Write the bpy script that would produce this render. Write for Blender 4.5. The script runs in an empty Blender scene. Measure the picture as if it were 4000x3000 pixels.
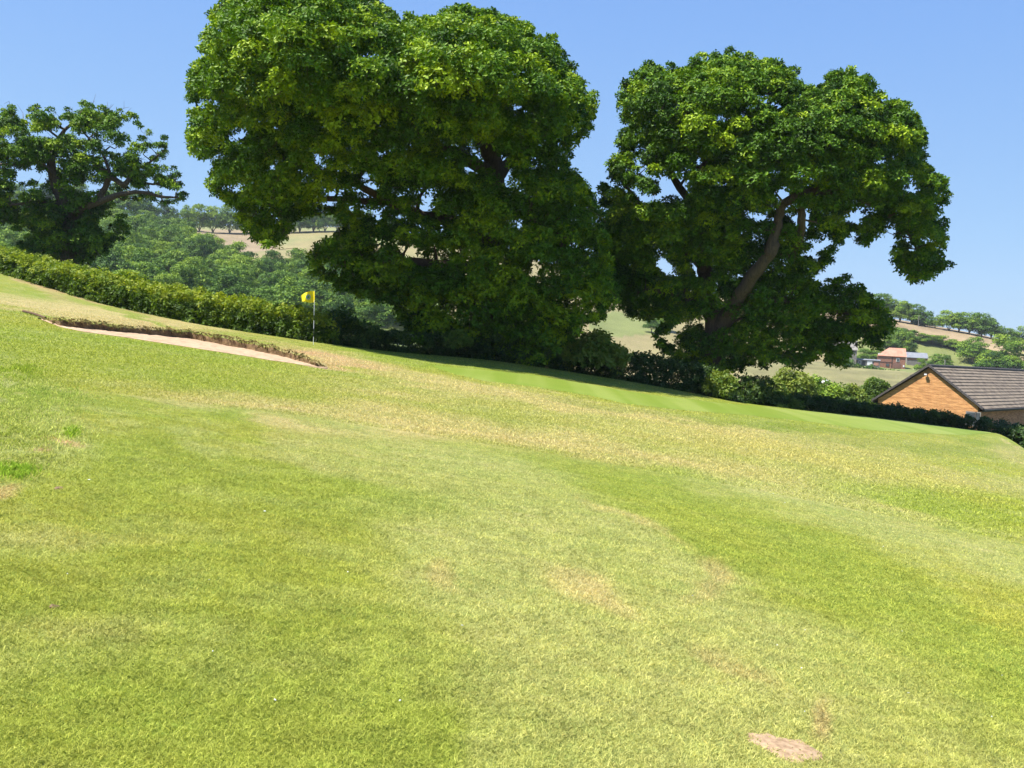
import bpy, math
import numpy as np
from mathutils import Vector
RAD = math.radians
C = bpy.context.scene.collection
scene = bpy.context.scene
rng = np.random.default_rng(11)

# ------------------------------------------------------------------ camera
F = 3850.0                       # focal length in photo pixels (photo is 4000 x 3000)
PITCH, ROLL = RAD(2.53), RAD(3.2)
CAM = np.array([0.0, 0.0, 1.6])
fw = np.array([0, math.cos(PITCH), -math.sin(PITCH)])
R0 = np.array([1.0, 0, 0]); U0 = np.array([0, math.sin(PITCH), math.cos(PITCH)])
RT = math.cos(ROLL)*R0 + math.sin(ROLL)*U0
UP = -math.sin(ROLL)*R0 + math.cos(ROLL)*U0
cd = bpy.data.cameras.new("camera"); cam = bpy.data.objects.new("camera", cd); C.objects.link(cam)
from mathutils import Matrix
M = Matrix(((RT[0], UP[0], -fw[0], CAM[0]), (RT[1], UP[1], -fw[1], CAM[1]), (RT[2], UP[2], -fw[2], CAM[2]), (0, 0, 0, 1)))
cam.matrix_world = M
cd.sensor_width = 36.0; cd.lens = 36.0*F/4000.0; cd.clip_start = 0.1; cd.clip_end = 6000
scene.camera = cam

# ------------------------------------------------------------------ sky, sun, exposure
SUN_EL, SUN_AZ = RAD(62), RAD(-103)       # azimuth measured from +Y clockwise (negative = to the left)
world = bpy.data.worlds.new("World"); scene.world = world; world.use_nodes = True
nt = world.node_tree; bg = nt.nodes["Background"]
sky = nt.nodes.new("ShaderNodeTexSky"); sky.sky_type = 'NISHITA'; sky.sun_disc = False
sky.sun_elevation = SUN_EL; sky.sun_rotation = SUN_AZ; sky.air_density = 1.0; sky.dust_density = 0.3; sky.ozone_density = 2.0
tc = nt.nodes.new("ShaderNodeTexCoord"); sx = nt.nodes.new("ShaderNodeSeparateXYZ"); nt.links.new(tc.outputs["Generated"], sx.inputs[0])
rp = nt.nodes.new("ShaderNodeValToRGB"); nt.links.new(sx.outputs[2], rp.inputs[0]); el = rp.color_ramp.elements
el[0].position = 0.0; el[0].color = (1.50, 2.26, 3.35, 1); el[1].position = 0.5; el[1].color = (0.68, 1.46, 3.55, 1)
q = el.new(0.12); q.color = (1.28, 2.2, 3.6, 1); q = el.new(0.3); q.color = (0.95, 1.84, 3.7, 1)
mxs = nt.nodes.new("ShaderNodeMix"); mxs.data_type = 'RGBA'; mxs.inputs[0].default_value = 0.86
nt.links.new(sky.outputs[0], mxs.inputs[6]); nt.links.new(rp.outputs[0], mxs.inputs[7]); nt.links.new(mxs.outputs[2], bg.inputs[0]); bg.inputs[1].default_value = 0.10
sd = bpy.data.lights.new("sun", 'SUN'); sun = bpy.data.objects.new("sun", sd); C.objects.link(sun)
sd.energy = 5.0; sd.angle = RAD(0.5); sd.color = (1.0, 0.95, 0.86)
tosun = Vector((math.sin(SUN_AZ)*math.cos(SUN_EL), math.cos(SUN_AZ)*math.cos(SUN_EL), math.sin(SUN_EL)))
sun.rotation_euler = tosun.to_track_quat('Z', 'Y').to_euler()
scene.view_settings.view_transform = 'Standard'; scene.view_settings.look = 'None'
scene.view_settings.exposure = 1.28; scene.view_settings.gamma = 1.0
scene.cycles.max_bounces = 6; scene.cycles.diffuse_bounces = 3; scene.cycles.transmission_bounces = 3
scene.cycles.transparent_max_bounces = 4

# ------------------------------------------------------------------ small maths
def up(px, py, d):
    """world point seen at photo pixel (px, py) at depth d"""
    return CAM + d*(fw + (px-2000)/F*RT + (1500-py)/F*UP)
def proj(P):
    Q = np.asarray(P) - CAM
    d = np.maximum(Q@fw, 1e-3)
    return 2000 + F*(Q@RT)/d, 1500 - F*(Q@UP)/d, Q@fw
def sstep(t): t = np.clip(t, 0, 1); return t*t*(3-2*t)
def tps_fit(P, lin=0.0):
    P = np.array(P, float); n = len(P); X = P[:, :2]/50.0
    r = np.linalg.norm(X[:, None]-X[None], axis=2)
    K = np.where(r > 0, r*r*np.log(r+1e-12), 0) + lin*np.eye(n)
    A = np.zeros((n+3, n+3)); A[:n, :n] = K; A[:n, n] = 1; A[:n, n+1:] = X; A[n, :n] = 1; A[n+1:, :n] = X.T
    w = np.linalg.solve(A, np.r_[P[:, 2], 0, 0, 0])
    def f(x, y):
        x = np.asarray(x, float)/50; y = np.asarray(y, float)/50
        out = w[n] + w[n+1]*x + w[n+2]*y
        for i in range(n):
            r2 = (x-X[i, 0])**2 + (y-X[i, 1])**2
            out = out + w[i]*0.5*r2*np.log(r2+1e-12)
        return out
    return f
_perm = np.random.default_rng(5).random((256, 256))
def vnoise(x, y):
    xi = np.floor(x).astype(int); yi = np.floor(y).astype(int); fx = sstep(x-xi); fy = sstep(y-yi)
    a = _perm[xi & 255, yi & 255]; b = _perm[(xi+1) & 255, yi & 255]; c = _perm[xi & 255, (yi+1) & 255]; d = _perm[(xi+1) & 255, (yi+1) & 255]
    return (a*(1-fx)+b*fx)*(1-fy) + (c*(1-fx)+d*fx)*fy
def fbm(x, y, o=4):
    s = 0; a = 0.5
    for i in range(o):
        s = s + a*vnoise(x*2**i+17*i, y*2**i+31*i); a *= 0.5
    return s/(1-0.5**o)
def inpoly(x, y, poly):
    x = np.asarray(x, float); y = np.asarray(y, float); ins = np.zeros(x.shape, bool); n = len(poly)
    for i in range(n):
        x1, y1 = poly[i]; x2, y2 = poly[(i+1) % n]
        c = ((y1 > y) != (y2 > y)) & (x < (x2-x1)*(y-y1)/(y2-y1+1e-12)+x1); ins ^= c
    return ins
def polydist(x, y, poly):
    best = np.full(np.shape(x), 1e9); n = len(poly)
    for i in range(n):
        x1, y1 = poly[i]; x2, y2 = poly[(i+1) % n]; dx, dy = x2-x1, y2-y1
        t = np.clip(((x-x1)*dx+(y-y1)*dy)/(dx*dx+dy*dy+1e-9), 0, 1)
        best = np.minimum(best, np.hypot(x-x1-t*dx, y-y1-t*dy))
    return best

# ------------------------------------------------------------------ terrain
CREST = [(-900, 850, 74), (-400, 960, 67), (0, 1068, 60), (400, 1188, 50), (800, 1272, 45), (1240, 1338, 43), (1540, 1376, 44),
         (1914, 1405, 45.5), (2300, 1465, 46.5), (2471, 1491, 47), (2742, 1542, 48), (2900, 1575, 48.5), (3400, 1628, 50),
         (3700, 1668, 51), (3875, 1689, 51), (3905, 1695, 49.5), (4000, 1752, 41), (4200, 1880, 31), (4600, 2120, 22)]
cw = np.array([up(*c) for c in CREST])
c_az = np.arctan2(cw[:, 0], cw[:, 1]); c_r = np.hypot(cw[:, 0], cw[:, 1])
c_az = np.r_[-math.pi, -1.3, c_az, 1.2, math.pi]; c_r = np.r_[40, 50, c_r, 18, 18]
def crest_r(az): return np.interp(az, c_az, c_r)
PL = (0.0, -0.103, 0.0055)
def plane(x, y): return PL[0] + PL[1]*x + PL[2]*y
near_pts = [tuple(p) for p in cw]
for rr in (1.5, 4, 8, 14, 22):
    for a in np.linspace(-0.7, 0.7, 5):
        near_pts.append((rr*math.sin(a), rr*math.cos(a), plane(rr*math.sin(a), rr*math.cos(a))))
near_pts += [(-10, -10, plane(-10, -10)), (10, -10, plane(10, -10)), (0, -30, 0), (-40, 5, plane(-40, 5)), (30, 0, plane(30, 0))]
z_near = tps_fit(near_pts, 0.002)
FAR = [(-700, 900, 100), (0, 1010, 95), (300, 1120, 90), (700, 1290, 78), (1200, 1400, 80), (1800, 1480, 76), (2400, 1570, 76), (3000, 1650, 74), (3500, 1738, 72),
       (4000, 1748, 72), (4600, 1760, 75), (-500, 1150, 170), (300, 1200, 180), (900, 1270, 200), (1500, 1350, 220), (2200, 1430, 240), (3000, 1540, 190),
       (3600, 1570, 170), (4000, 1600, 150), (4700, 1650, 150), (100, 1030, 280), (600, 1090, 300), (1200, 1120, 330), (1700, 1150, 350), (2500, 1330, 310),
       (3300, 1455, 270), (3700, 1520, 240), (3300, 1425, 340), (3480, 1443, 355), (3700, 1440, 340), (4000, 1450, 320), (-300, 840, 430), (200, 840, 440), (450, 852, 450),
       (760, 960, 440), (1100, 985, 420), (1350, 985, 430), (820, 909, 515), (1350, 905, 530), (1600, 930, 520), (2000, 1010, 500), (2500, 1120, 470),
       (3000, 1185, 450), (3400, 1238, 430), (3500, 1253, 428), (3600, 1272, 426), (3700, 1288, 424), (3800, 1305, 422), (4000, 1352, 420), (4500, 1450, 420), (3480, 1292, 395), (3600, 1320, 392), (3760, 1350, 388), (3950, 1392, 375), (3600, 1444, 362),
       (450, 845, 560), (1000, 896, 640), (1350, 893, 640), (1000, 960, 800), (2000, 1080, 700), (3600, 1267, 475), (3950, 1334, 470), (3000, 1270, 650), (4000, 1450, 640), (-800, 850, 700), (4800, 1560, 620),
       (0, 1100, 1000), (2000, 1200, 1000), (4000, 1400, 1000)]
z_far = tps_fit([tuple(up(*c)) for c in FAR], 0.0005)
def terr(x, y):
    x = np.asarray(x, float); y = np.asarray(y, float)
    az = np.arctan2(x, y); r = np.hypot(x, y); s = r - crest_r(az)
    zn = z_near(x, y)
    zf = z_far(x, y)
    w = sstep(s/16.0)
    z = np.where(s <= 0, zn, zn*(1-w) + zf*w - 0.25*np.clip(s, 0, 4)*(1-w))
    back = sstep((-y-5)/30)
    return np.where(y < -5, z*(1-back), z)
def hit(px, py, dmin=2, dmax=1200):
    ds = np.exp(np.linspace(math.log(dmin), math.log(dmax), 3000))
    P = CAM + ds[:, None]*(fw + (px-2000)/F*RT + (1500-py)/F*UP)
    g = P[:, 2] - terr(P[:, 0], P[:, 1]); k = np.where(g < 0)[0]
    i = k[0] if len(k) else len(ds)-1
    if i == 0: return P[0]
    t = g[i-1]/(g[i-1]-g[i]+1e-9)
    return P[i-1]*(1-t) + P[i]*t

# ------------------------------------------------------------------ objects
def tag(o, label=None, cat=None, group=None, kind=None):
    if label: o["label"] = label
    if cat: o["category"] = cat
    if group: o["group"] = group
    if kind: o["kind"] = kind
    return o
def empty(name, loc, rotz=0.0):
    o = bpy.data.objects.new(name, None); C.objects.link(o); o.location = Vector([float(v) for v in loc]); o.rotation_euler = (0, 0, rotz)
    o.empty_display_size = 0.3
    return o
def link(name, me, parent=None, loc=None):
    o = bpy.data.objects.new(name, me); C.objects.link(o)
    if parent is not None: o.parent = parent
    if loc is not None: o.location = Vector([float(v) for v in loc])
    return o
def mesh_np(name, V, Fc, mats, attrs=None, cols=None, mi=None, smooth=False):
    """V (n,3); Fc (m,k) all faces with k corners, or a list of faces"""
    me = bpy.data.meshes.new(name)
    if isinstance(Fc, np.ndarray):
        m, k = Fc.shape
        me.vertices.add(len(V)); me.vertices.foreach_set("co", np.ascontiguousarray(V, dtype=np.float32).ravel())
        me.loops.add(m*k); me.loops.foreach_set("vertex_index", np.ascontiguousarray(Fc, dtype=np.int32).ravel())
        me.polygons.add(m); me.polygons.foreach_set("loop_start", np.arange(0, m*k, k, dtype=np.int32))
    else:
        me.from_pydata([tuple(map(float, v)) for v in V], [], [tuple(map(int, f)) for f in Fc])
    for mt in (mats if isinstance(mats, (list, tuple)) else [mats]): me.materials.append(mt)
    if mi is not None: me.polygons.foreach_set("material_index", np.asarray(mi, dtype=np.int32))
    me.polygons.foreach_set("use_smooth", np.full(len(me.polygons), smooth))
    for nm, (dom, val) in (attrs or {}).items():
        a = me.attributes.new(nm, 'FLOAT', dom); a.data.foreach_set("value", np.asarray(val, dtype=np.float32))
    if cols is not None:
        dom, val = cols; a = me.attributes.new("tint", 'FLOAT_COLOR', dom)
        a.data.foreach_set("color", np.c_[val, np.ones(len(val))].astype(np.float32).ravel())
    me.update(calc_edges=True); me.validate()
    return me
class MB:
    def __init__(s): s.v = []; s.f = []; s.n = 0; s.m = []
    def add(s, V, Fs, m=0):
        V = np.asarray(V, float); s.v.append(V); s.f += [tuple(i+s.n for i in f) for f in Fs]; s.m += [m]*len(Fs); s.n += len(V); return s
    def box(s, c, size, ax=None, m=0):
        c = np.asarray(c, float); h = np.asarray(size, float)/2
        ax = np.eye(3) if ax is None else np.asarray(ax)
        V = [c + ax[0]*h[0]*i + ax[1]*h[1]*j + ax[2]*h[2]*k for i in (-1, 1) for j in (-1, 1) for k in (-1, 1)]
        return s.add(V, [(0, 1, 3, 2), (4, 6, 7, 5), (0, 4, 5, 1), (2, 3, 7, 6), (0, 2, 6, 4), (1, 5, 7, 3)], m)
    def tube(s, pts, rad, n=8, m=0, wob=0.0, cap=True):
        pts = np.asarray(pts, float); rad = np.asarray(rad, float)*np.ones(len(pts)); V = []; K = len(pts)
        u = None
        for i in range(K):
            t = pts[min(i+1, K-1)] - pts[max(i-1, 0)]; t = t/(np.linalg.norm(t)+1e-9)
            if u is None:
                a = np.array([1.0, 0, 0]) if abs(t[0]) < 0.9 else np.array([0, 1.0, 0]); u = np.cross(t, a)
            u = u - t*(u@t); u /= np.linalg.norm(u)+1e-9; w = np.cross(t, u)
            for j in range(n):
                a = 2*math.pi*j/n; r = rad[i]*(1+wob*(rng.random()-0.5)*2)
                V.append(pts[i] + r*(math.cos(a)*u + math.sin(a)*w))
        Fs = [(i*n+j, i*n+(j+1) % n, (i+1)*n+(j+1) % n, (i+1)*n+j) for i in range(K-1) for j in range(n)]
        if cap: Fs += [tuple(reversed(range(n))), tuple((K-1)*n+j for j in range(n))]
        return s.add(V, Fs, m)
    def prism(s, poly, ext, m=0):
        poly = np.asarray(poly, float); n = len(poly); ext = np.asarray(ext, float)
        V = np.vstack([poly, poly+ext])
        return s.add(V, [tuple(range(n)), tuple(reversed(range(n, 2*n)))] + [(i, i+n, (i+1) % n+n, (i+1) % n) for i in range(n)], m)
    def build(s, name, mats, parent=None, origin=None, smooth=False, bevel=0):
        V = np.vstack(s.v)
        if origin is not None: V = V - np.asarray(origin)
        me = mesh_np(name, V, s.f, mats, mi=s.m, smooth=smooth)
        import bmesh
        bm = bmesh.new(); bm.from_mesh(me); bmesh.ops.recalc_face_normals(bm, faces=bm.faces); bm.to_mesh(me); bm.free()
        o = link(name, me, parent)
        if parent is None and origin is not None: o.location = Vector([float(v) for v in origin])
        return o

# ------------------------------------------------------------------ materials
def newmat(name):
    m = bpy.data.materials.new(name); m.use_nodes = True; nt = m.node_tree; nt.nodes.clear()
    out = nt.nodes.new("ShaderNodeOutputMaterial"); p = nt.nodes.new("ShaderNodeBsdfPrincipled")
    nt.links.new(p.outputs[0], out.inputs[0]); return m, nt, p, out
def nd(nt, t, **k):
    n = nt.nodes.new(t)
    for a, b in k.items(): setattr(n, a, b)
    return n
def noise(nt, scale, detail=3, rough=0.55, vec=None, dist=0):
    n = nd(nt, "ShaderNodeTexNoise"); n.inputs["Scale"].default_value = scale; n.inputs["Detail"].default_value = detail
    n.inputs["Roughness"].default_value = rough; n.inputs["Distortion"].default_value = dist
    if vec is not None: nt.links.new(vec, n.inputs["Vector"])
    return n.outputs["Fac"]
def ramp(nt, fac, stops):
    r = nd(nt, "ShaderNodeValToRGB"); nt.links.new(fac, r.inputs[0]); e = r.color_ramp.elements
    e[0].position, e[0].color = stops[0][0], (*stops[0][1], 1); e[1].position, e[1].color = stops[-1][0], (*stops[-1][1], 1)
    for p, c in stops[1:-1]:
        q = e.new(p); q.color = (*c, 1)
    return r.outputs[0]
def mixc(nt, a, b, fac, mode='MIX'):
    n = nd(nt, "ShaderNodeMix", data_type='RGBA', blend_type=mode)
    for sock, v in ((n.inputs[0], fac), (n.inputs[6], a), (n.inputs[7], b)):
        if isinstance(v, (int, float)): sock.default_value = v
        elif isinstance(v, tuple): sock.default_value = (*v, 1)
        else: nt.links.new(v, sock)
    return n.outputs[2]
def mth(nt, op, a, b=0.0):
    n = nd(nt, "ShaderNodeMath", operation=op)
    for s, v in ((n.inputs[0], a), (n.inputs[1], b)):
        if isinstance(v, (int, float)): s.default_value = v
        else: nt.links.new(v, s)
    return n.outputs[0]
def bump(nt, p, h, strength, dist=0.02):
    b = nd(nt, "ShaderNodeBump"); b.inputs["Strength"].default_value = strength; b.inputs["Distance"].default_value = dist
    nt.links.new(h, b.inputs["Height"]); nt.links.new(b.outputs[0], p.inputs["Normal"])
def gpos(nt): return nd(nt, "ShaderNodeNewGeometry").outputs["Position"]
def opos(nt): return nd(nt, "ShaderNodeTexCoord").outputs["Object"]
def attr(nt, n): return nd(nt, "ShaderNodeAttribute", attribute_name=n)
def grey(v): return (v, v, v)

def leafmat(name, dark, mid, light, trans=0.3, spec=0.25):
    m, nt, p, out = newmat(name)
    t = attr(nt, "tone").outputs["Fac"]
    isl = nd(nt, "ShaderNodeNewGeometry").outputs["Random Per Island"]
    f = mth(nt, 'ADD', t, mth(nt, 'MULTIPLY', mth(nt, 'SUBTRACT', isl, 0.5), 0.45))
    oi = nd(nt, "ShaderNodeObjectInfo").outputs["Random"]
    f = mth(nt, 'ADD', f, mth(nt, 'MULTIPLY', mth(nt, 'SUBTRACT', oi, 0.5), 0.75 if 'wood' in name else 0.1))
    col = ramp(nt, f, [(0.0, dark), (0.5, mid), (1.0, light)])
    nt.links.new(col, p.inputs["Base Color"]); p.inputs["Roughness"].default_value = 0.5; p.inputs["Specular IOR Level"].default_value = spec
    tr = nd(nt, "ShaderNodeBsdfTranslucent"); tc = mixc(nt, col, (1.25, 1.3, 0.5), 1.0, 'MULTIPLY'); nt.links.new(tc, tr.inputs[0])
    mx = nd(nt, "ShaderNodeMixShader"); mx.inputs[0].default_value = trans
    nt.links.new(p.outputs[0], mx.inputs[1]); nt.links.new(tr.outputs[0], mx.inputs[2]); nt.links.new(mx.outputs[0], out.inputs[0])
    return m
M_OAK = leafmat("oak_leaf", (0.022, 0.058, 0.004), (0.080, 0.172, 0.009), (0.28, 0.38, 0.012), 0.17, 0.12)
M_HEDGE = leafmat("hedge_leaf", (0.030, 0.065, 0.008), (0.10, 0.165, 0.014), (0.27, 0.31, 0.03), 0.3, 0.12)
M_HEDGED = leafmat("shaded_hedge_leaf", (0.020, 0.048, 0.012), (0.040, 0.085, 0.015), (0.10, 0.15, 0.02))  # hedge leaf darkened, oak shade put into the colour; ivy and bushes reuse it
M_WOOD = leafmat("woodland_leaf", (0.032, 0.078, 0.016), (0.098, 0.185, 0.024), (0.22, 0.31, 0.03), 0.15, 0.1)
M_BUSH = leafmat("bush_leaf", (0.045, 0.085, 0.012), (0.095, 0.165, 0.018), (0.20, 0.24, 0.03))

def barkmat(name, a, b):
    m, nt, p, out = newmat(name); v = opos(nt)
    mp = nd(nt, "ShaderNodeMapping"); mp.inputs["Scale"].default_value = (6, 6, 1.6); nt.links.new(v, mp.inputs[0])
    n = noise(nt, 2.0, 5, 0.65, mp.outputs[0], 0.6)
    nt.links.new(ramp(nt, n, [(0.3, a), (0.7, b)]), p.inputs["Base Color"]); p.inputs["Roughness"].default_value = 0.9
    bump(nt, p, n, 0.8, 0.08); return m
M_BARK = barkmat("bark", (0.04, 0.026, 0.016), (0.135, 0.09, 0.055))
M_BARKF = barkmat("pale_bark", (0.12, 0.09, 0.06), (0.28, 0.22, 0.16))

def turfmat(name, fine=1.0, blade=False):
    m, nt, p, out = newmat(name); c = attr(nt, "tint").outputs["Color"]
    if blade:
        isl = nd(nt, "ShaderNodeNewGeometry").outputs["Random Per Island"]
        k = ramp(nt, isl, [(0.0, (0.86, 0.88, 0.8)), (0.6, (1.04, 1.04, 1.0)), (0.93, (1.15, 1.12, 1.1)), (1.0, (1.5, 1.35, 1.5))])
        col = mixc(nt, c, k, 1.0, 'MULTIPLY')
    else:
        g = gpos(nt)
        n1 = noise(nt, 0.9, 6, 0.7, g, 0.3); n2 = noise(nt, 14, 4, 0.75, g); n3 = noise(nt, 90, 3, 0.7, g)
        mp = nd(nt, "ShaderNodeMapping"); mp.inputs["Scale"].default_value = (0.6, 1.6, 1); mp.inputs["Rotation"].default_value = (0, 0, 0.35); nt.links.new(g, mp.inputs[0])
        n5 = noise(nt, 5.5, 5, 0.75, g, 0.4)
        n4 = noise(nt, 2.3, 5, 0.7, mp.outputs[0], 0.5)
        col = mixc(nt, c, ramp(nt, n1, [(0.3, (0.78, 0.88, 0.7)), (0.7, (1.22, 1.12, 1.35))]), 0.8, 'MULTIPLY')
        col = mixc(nt, col, ramp(nt, n4, [(0.3, (0.78, 0.88, 0.65)), (0.55, (1, 1, 1)), (0.75, (1.3, 1.12, 1.5))]), 0.75, 'MULTIPLY')
        col = mixc(nt, col, ramp(nt, n2, [(0.30, grey(0.6)), (0.70, grey(1.4))]), 0.95*fine, 'MULTIPLY')
        col = mixc(nt, col, ramp(nt, n3, [(0.3, grey(0.75)), (0.7, grey(1.25))]), 0.6*fine, 'MULTIPLY')
        col = mixc(nt, col, ramp(nt, n5, [(.32, (.66, .76, .6)), (.5, (1, 1, 1)), (.68, (1.32, 1.22, 1.3))]), .8*fine, 'MULTIPLY')
        bump(nt, p, mth(nt, 'ADD', n2, mth(nt, 'MULTIPLY', n3, 0.5)), 0.55*fine, 0.05)
    nt.links.new(col, p.inputs["Base Color"]); p.inputs["Roughness"].default_value = 0.75; p.inputs["Specular IOR Level"].default_value = 0.15
    if blade:
        tr = nd(nt, "ShaderNodeBsdfTranslucent"); nt.links.new(col, tr.inputs[0]); mx = nd(nt, "ShaderNodeMixShader"); mx.inputs[0].default_value = 0.3
        nt.links.new(p.outputs[0], mx.inputs[1]); nt.links.new(tr.outputs[0], mx.inputs[2]); nt.links.new(mx.outputs[0], out.inputs[0])
    return m
M_TURF = turfmat("turf"); M_BLADE = turfmat("turf_blade", blade=True)

def simplemat(name, stops, scale=3, rough=0.8, bmp=0.0, bdist=0.02, spec=0.3, detail=4, metallic=0.0):
    m, nt, p, out = newmat(name); n = noise(nt, scale, detail, 0.6, opos(nt))
    nt.links.new(ramp(nt, n, stops), p.inputs["Base Color"]); p.inputs["Roughness"].default_value = rough; p.inputs["Specular IOR Level"].default_value = spec
    p.inputs["Metallic"].default_value = metallic
    if bmp: bump(nt, p, n, bmp, bdist)
    return m
def brickmat(name, a, b, mortar, sc=1.0, vec_rot=None, bw=0.225, rh=0.075):
    m, nt, p, out = newmat(name); t = opos(nt)
    sp = nd(nt, "ShaderNodeSeparateXYZ"); nt.links.new(t, sp.inputs[0]); mp = nd(nt, "ShaderNodeCombineXYZ")
    nt.links.new(mth(nt, 'ADD', sp.outputs[0], sp.outputs[1]), mp.inputs[0]); nt.links.new(sp.outputs[2], mp.inputs[1])
    bt = nd(nt, "ShaderNodeTexBrick"); nt.links.new(mp.outputs[0], bt.inputs["Vector"])
    st = nd(nt, "ShaderNodeMapping"); st.inputs["Scale"].default_value = (1.6, 1.6, 9); nt.links.new(t, st.inputs[0])
    bt.inputs["Color1"].default_value = (*a, 1); bt.inputs["Color2"].default_value = (*b, 1); bt.inputs["Mortar"].default_value = (*mortar, 1)
    bt.inputs["Scale"].default_value = sc; bt.inputs["Brick Width"].default_value = bw; bt.inputs["Row Height"].default_value = rh
    bt.inputs["Mortar Size"].default_value = 0.008; bt.inputs["Bias"].default_value = -0.1
    n = noise(nt, 1.0, 3, 0.6, st.outputs[0])
    col = mixc(nt, bt.outputs[0], ramp(nt, n, [(0.36, (0.72, 0.66, 0.58)), (0.62, (1.25, 1.25, 1.2))]), 0.85, 'MULTIPLY')
    nt.links.new(col, p.inputs["Base Color"]); p.inputs["Roughness"].default_value = 0.85; bump(nt, p, bt.outputs[1], 0.3, -0.01)
    return m
M_BRICK = brickmat("orange_brick", (0.52, 0.25, 0.09), (0.42, 0.175, 0.06), (0.5, 0.34, 0.18))
M_BRICKF = brickmat("farm_brick", (0.30, 0.115, 0.07), (0.24, 0.09, 0.055), (0.3, 0.2, 0.16))
M_TILE = simplemat("concrete_tile", [(0.3, (0.09, 0.065, 0.05)), (0.5, (0.165, 0.134, 0.10)), (0.72, (0.25, 0.195, 0.135))], 2.2, 0.85, 0.4, 0.01, detail=8)
M_VERGE = simplemat("dark_verge", [(0.3, (0.045, 0.04, 0.04)), (0.7, (0.10, 0.09, 0.085))], 5, 0.8)
M_PINKROOF = simplemat("clay_roof", [(0.3, (0.33, 0.15, 0.10)), (0.7, (0.46, 0.24, 0.17))], 0.8, 0.85, detail=8)
M_SLATE = simplemat("slate_roof", [(0.3, (0.13, 0.14, 0.16)), (0.7, (0.21, 0.22, 0.25))], 0.9, 0.6, detail=6)
M_STONE = simplemat("grey_stone", [(0.3, (0.13, 0.12, 0.11)), (0.7, (0.26, 0.24, 0.22))], 1.5, 0.9, detail=8)
M_WHITE = simplemat("white_paint", [(0.3, grey(0.68)), (0.7, grey(0.8))], 3, 0.5)
M_DARK = simplemat("dark_opening", [(0.3, grey(0.02)), (0.7, grey(0.045))], 3, 0.4)
M_GLASS = simplemat("window_glass", [(0.3, (0.05, 0.06, 0.07)), (0.7, (0.10, 0.12, 0.13))], 2, 0.08, spec=0.8)
M_SAND = simplemat("sand", [(0.25, (0.22, 0.15, 0.085)), (0.5, (0.37, 0.255, 0.16)), (0.75, (0.45, 0.33, 0.22))], 3.5, 0.95, 0.9, 0.12, detail=8)
M_EARTH = simplemat("bare_earth", [(0.25, (0.16, 0.10, 0.055)), (0.5, (0.29, 0.20, 0.12)), (0.75, (0.38, 0.28, 0.18))], 30, 0.95, 0.7, 0.012, detail=8)
M_SCRAPE = simplemat("scraped_soil", [(0.3, (0.09, 0.055, 0.03)), (0.7, (0.2, 0.13, 0.08))], 60, 0.95, 0.5, 0.01, detail=6)
M_SOIL = simplemat("dark_soil", [(0.3, (0.05, 0.03, 0.018)), (0.7, (0.15, 0.09, 0.05))], 30, 0.95, 0.9, 0.02, detail=6)
M_YELLOW = simplemat("yellow_flag", [(0.3, (0.72, 0.55, 0.005)), (0.7, (0.80, 0.65, 0.01))], 5, 0.6)
M_BLACK = simplemat("black_band", [(0.3, (0.012, 0.012, 0.014)), (0.7, (0.03, 0.03, 0.035))], 5, 0.4)
M_BADGE = simplemat("blue_grey_print", [(0.3, (0.12, 0.22, 0.26)), (0.7, (0.2, 0.3, 0.34))], 40, 0.6)
M_GREENP = simplemat("green_print", [(0.3, (0.05, 0.16, 0.05)), (0.7, (0.1, 0.25, 0.08))], 40, 0.6)

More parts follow.
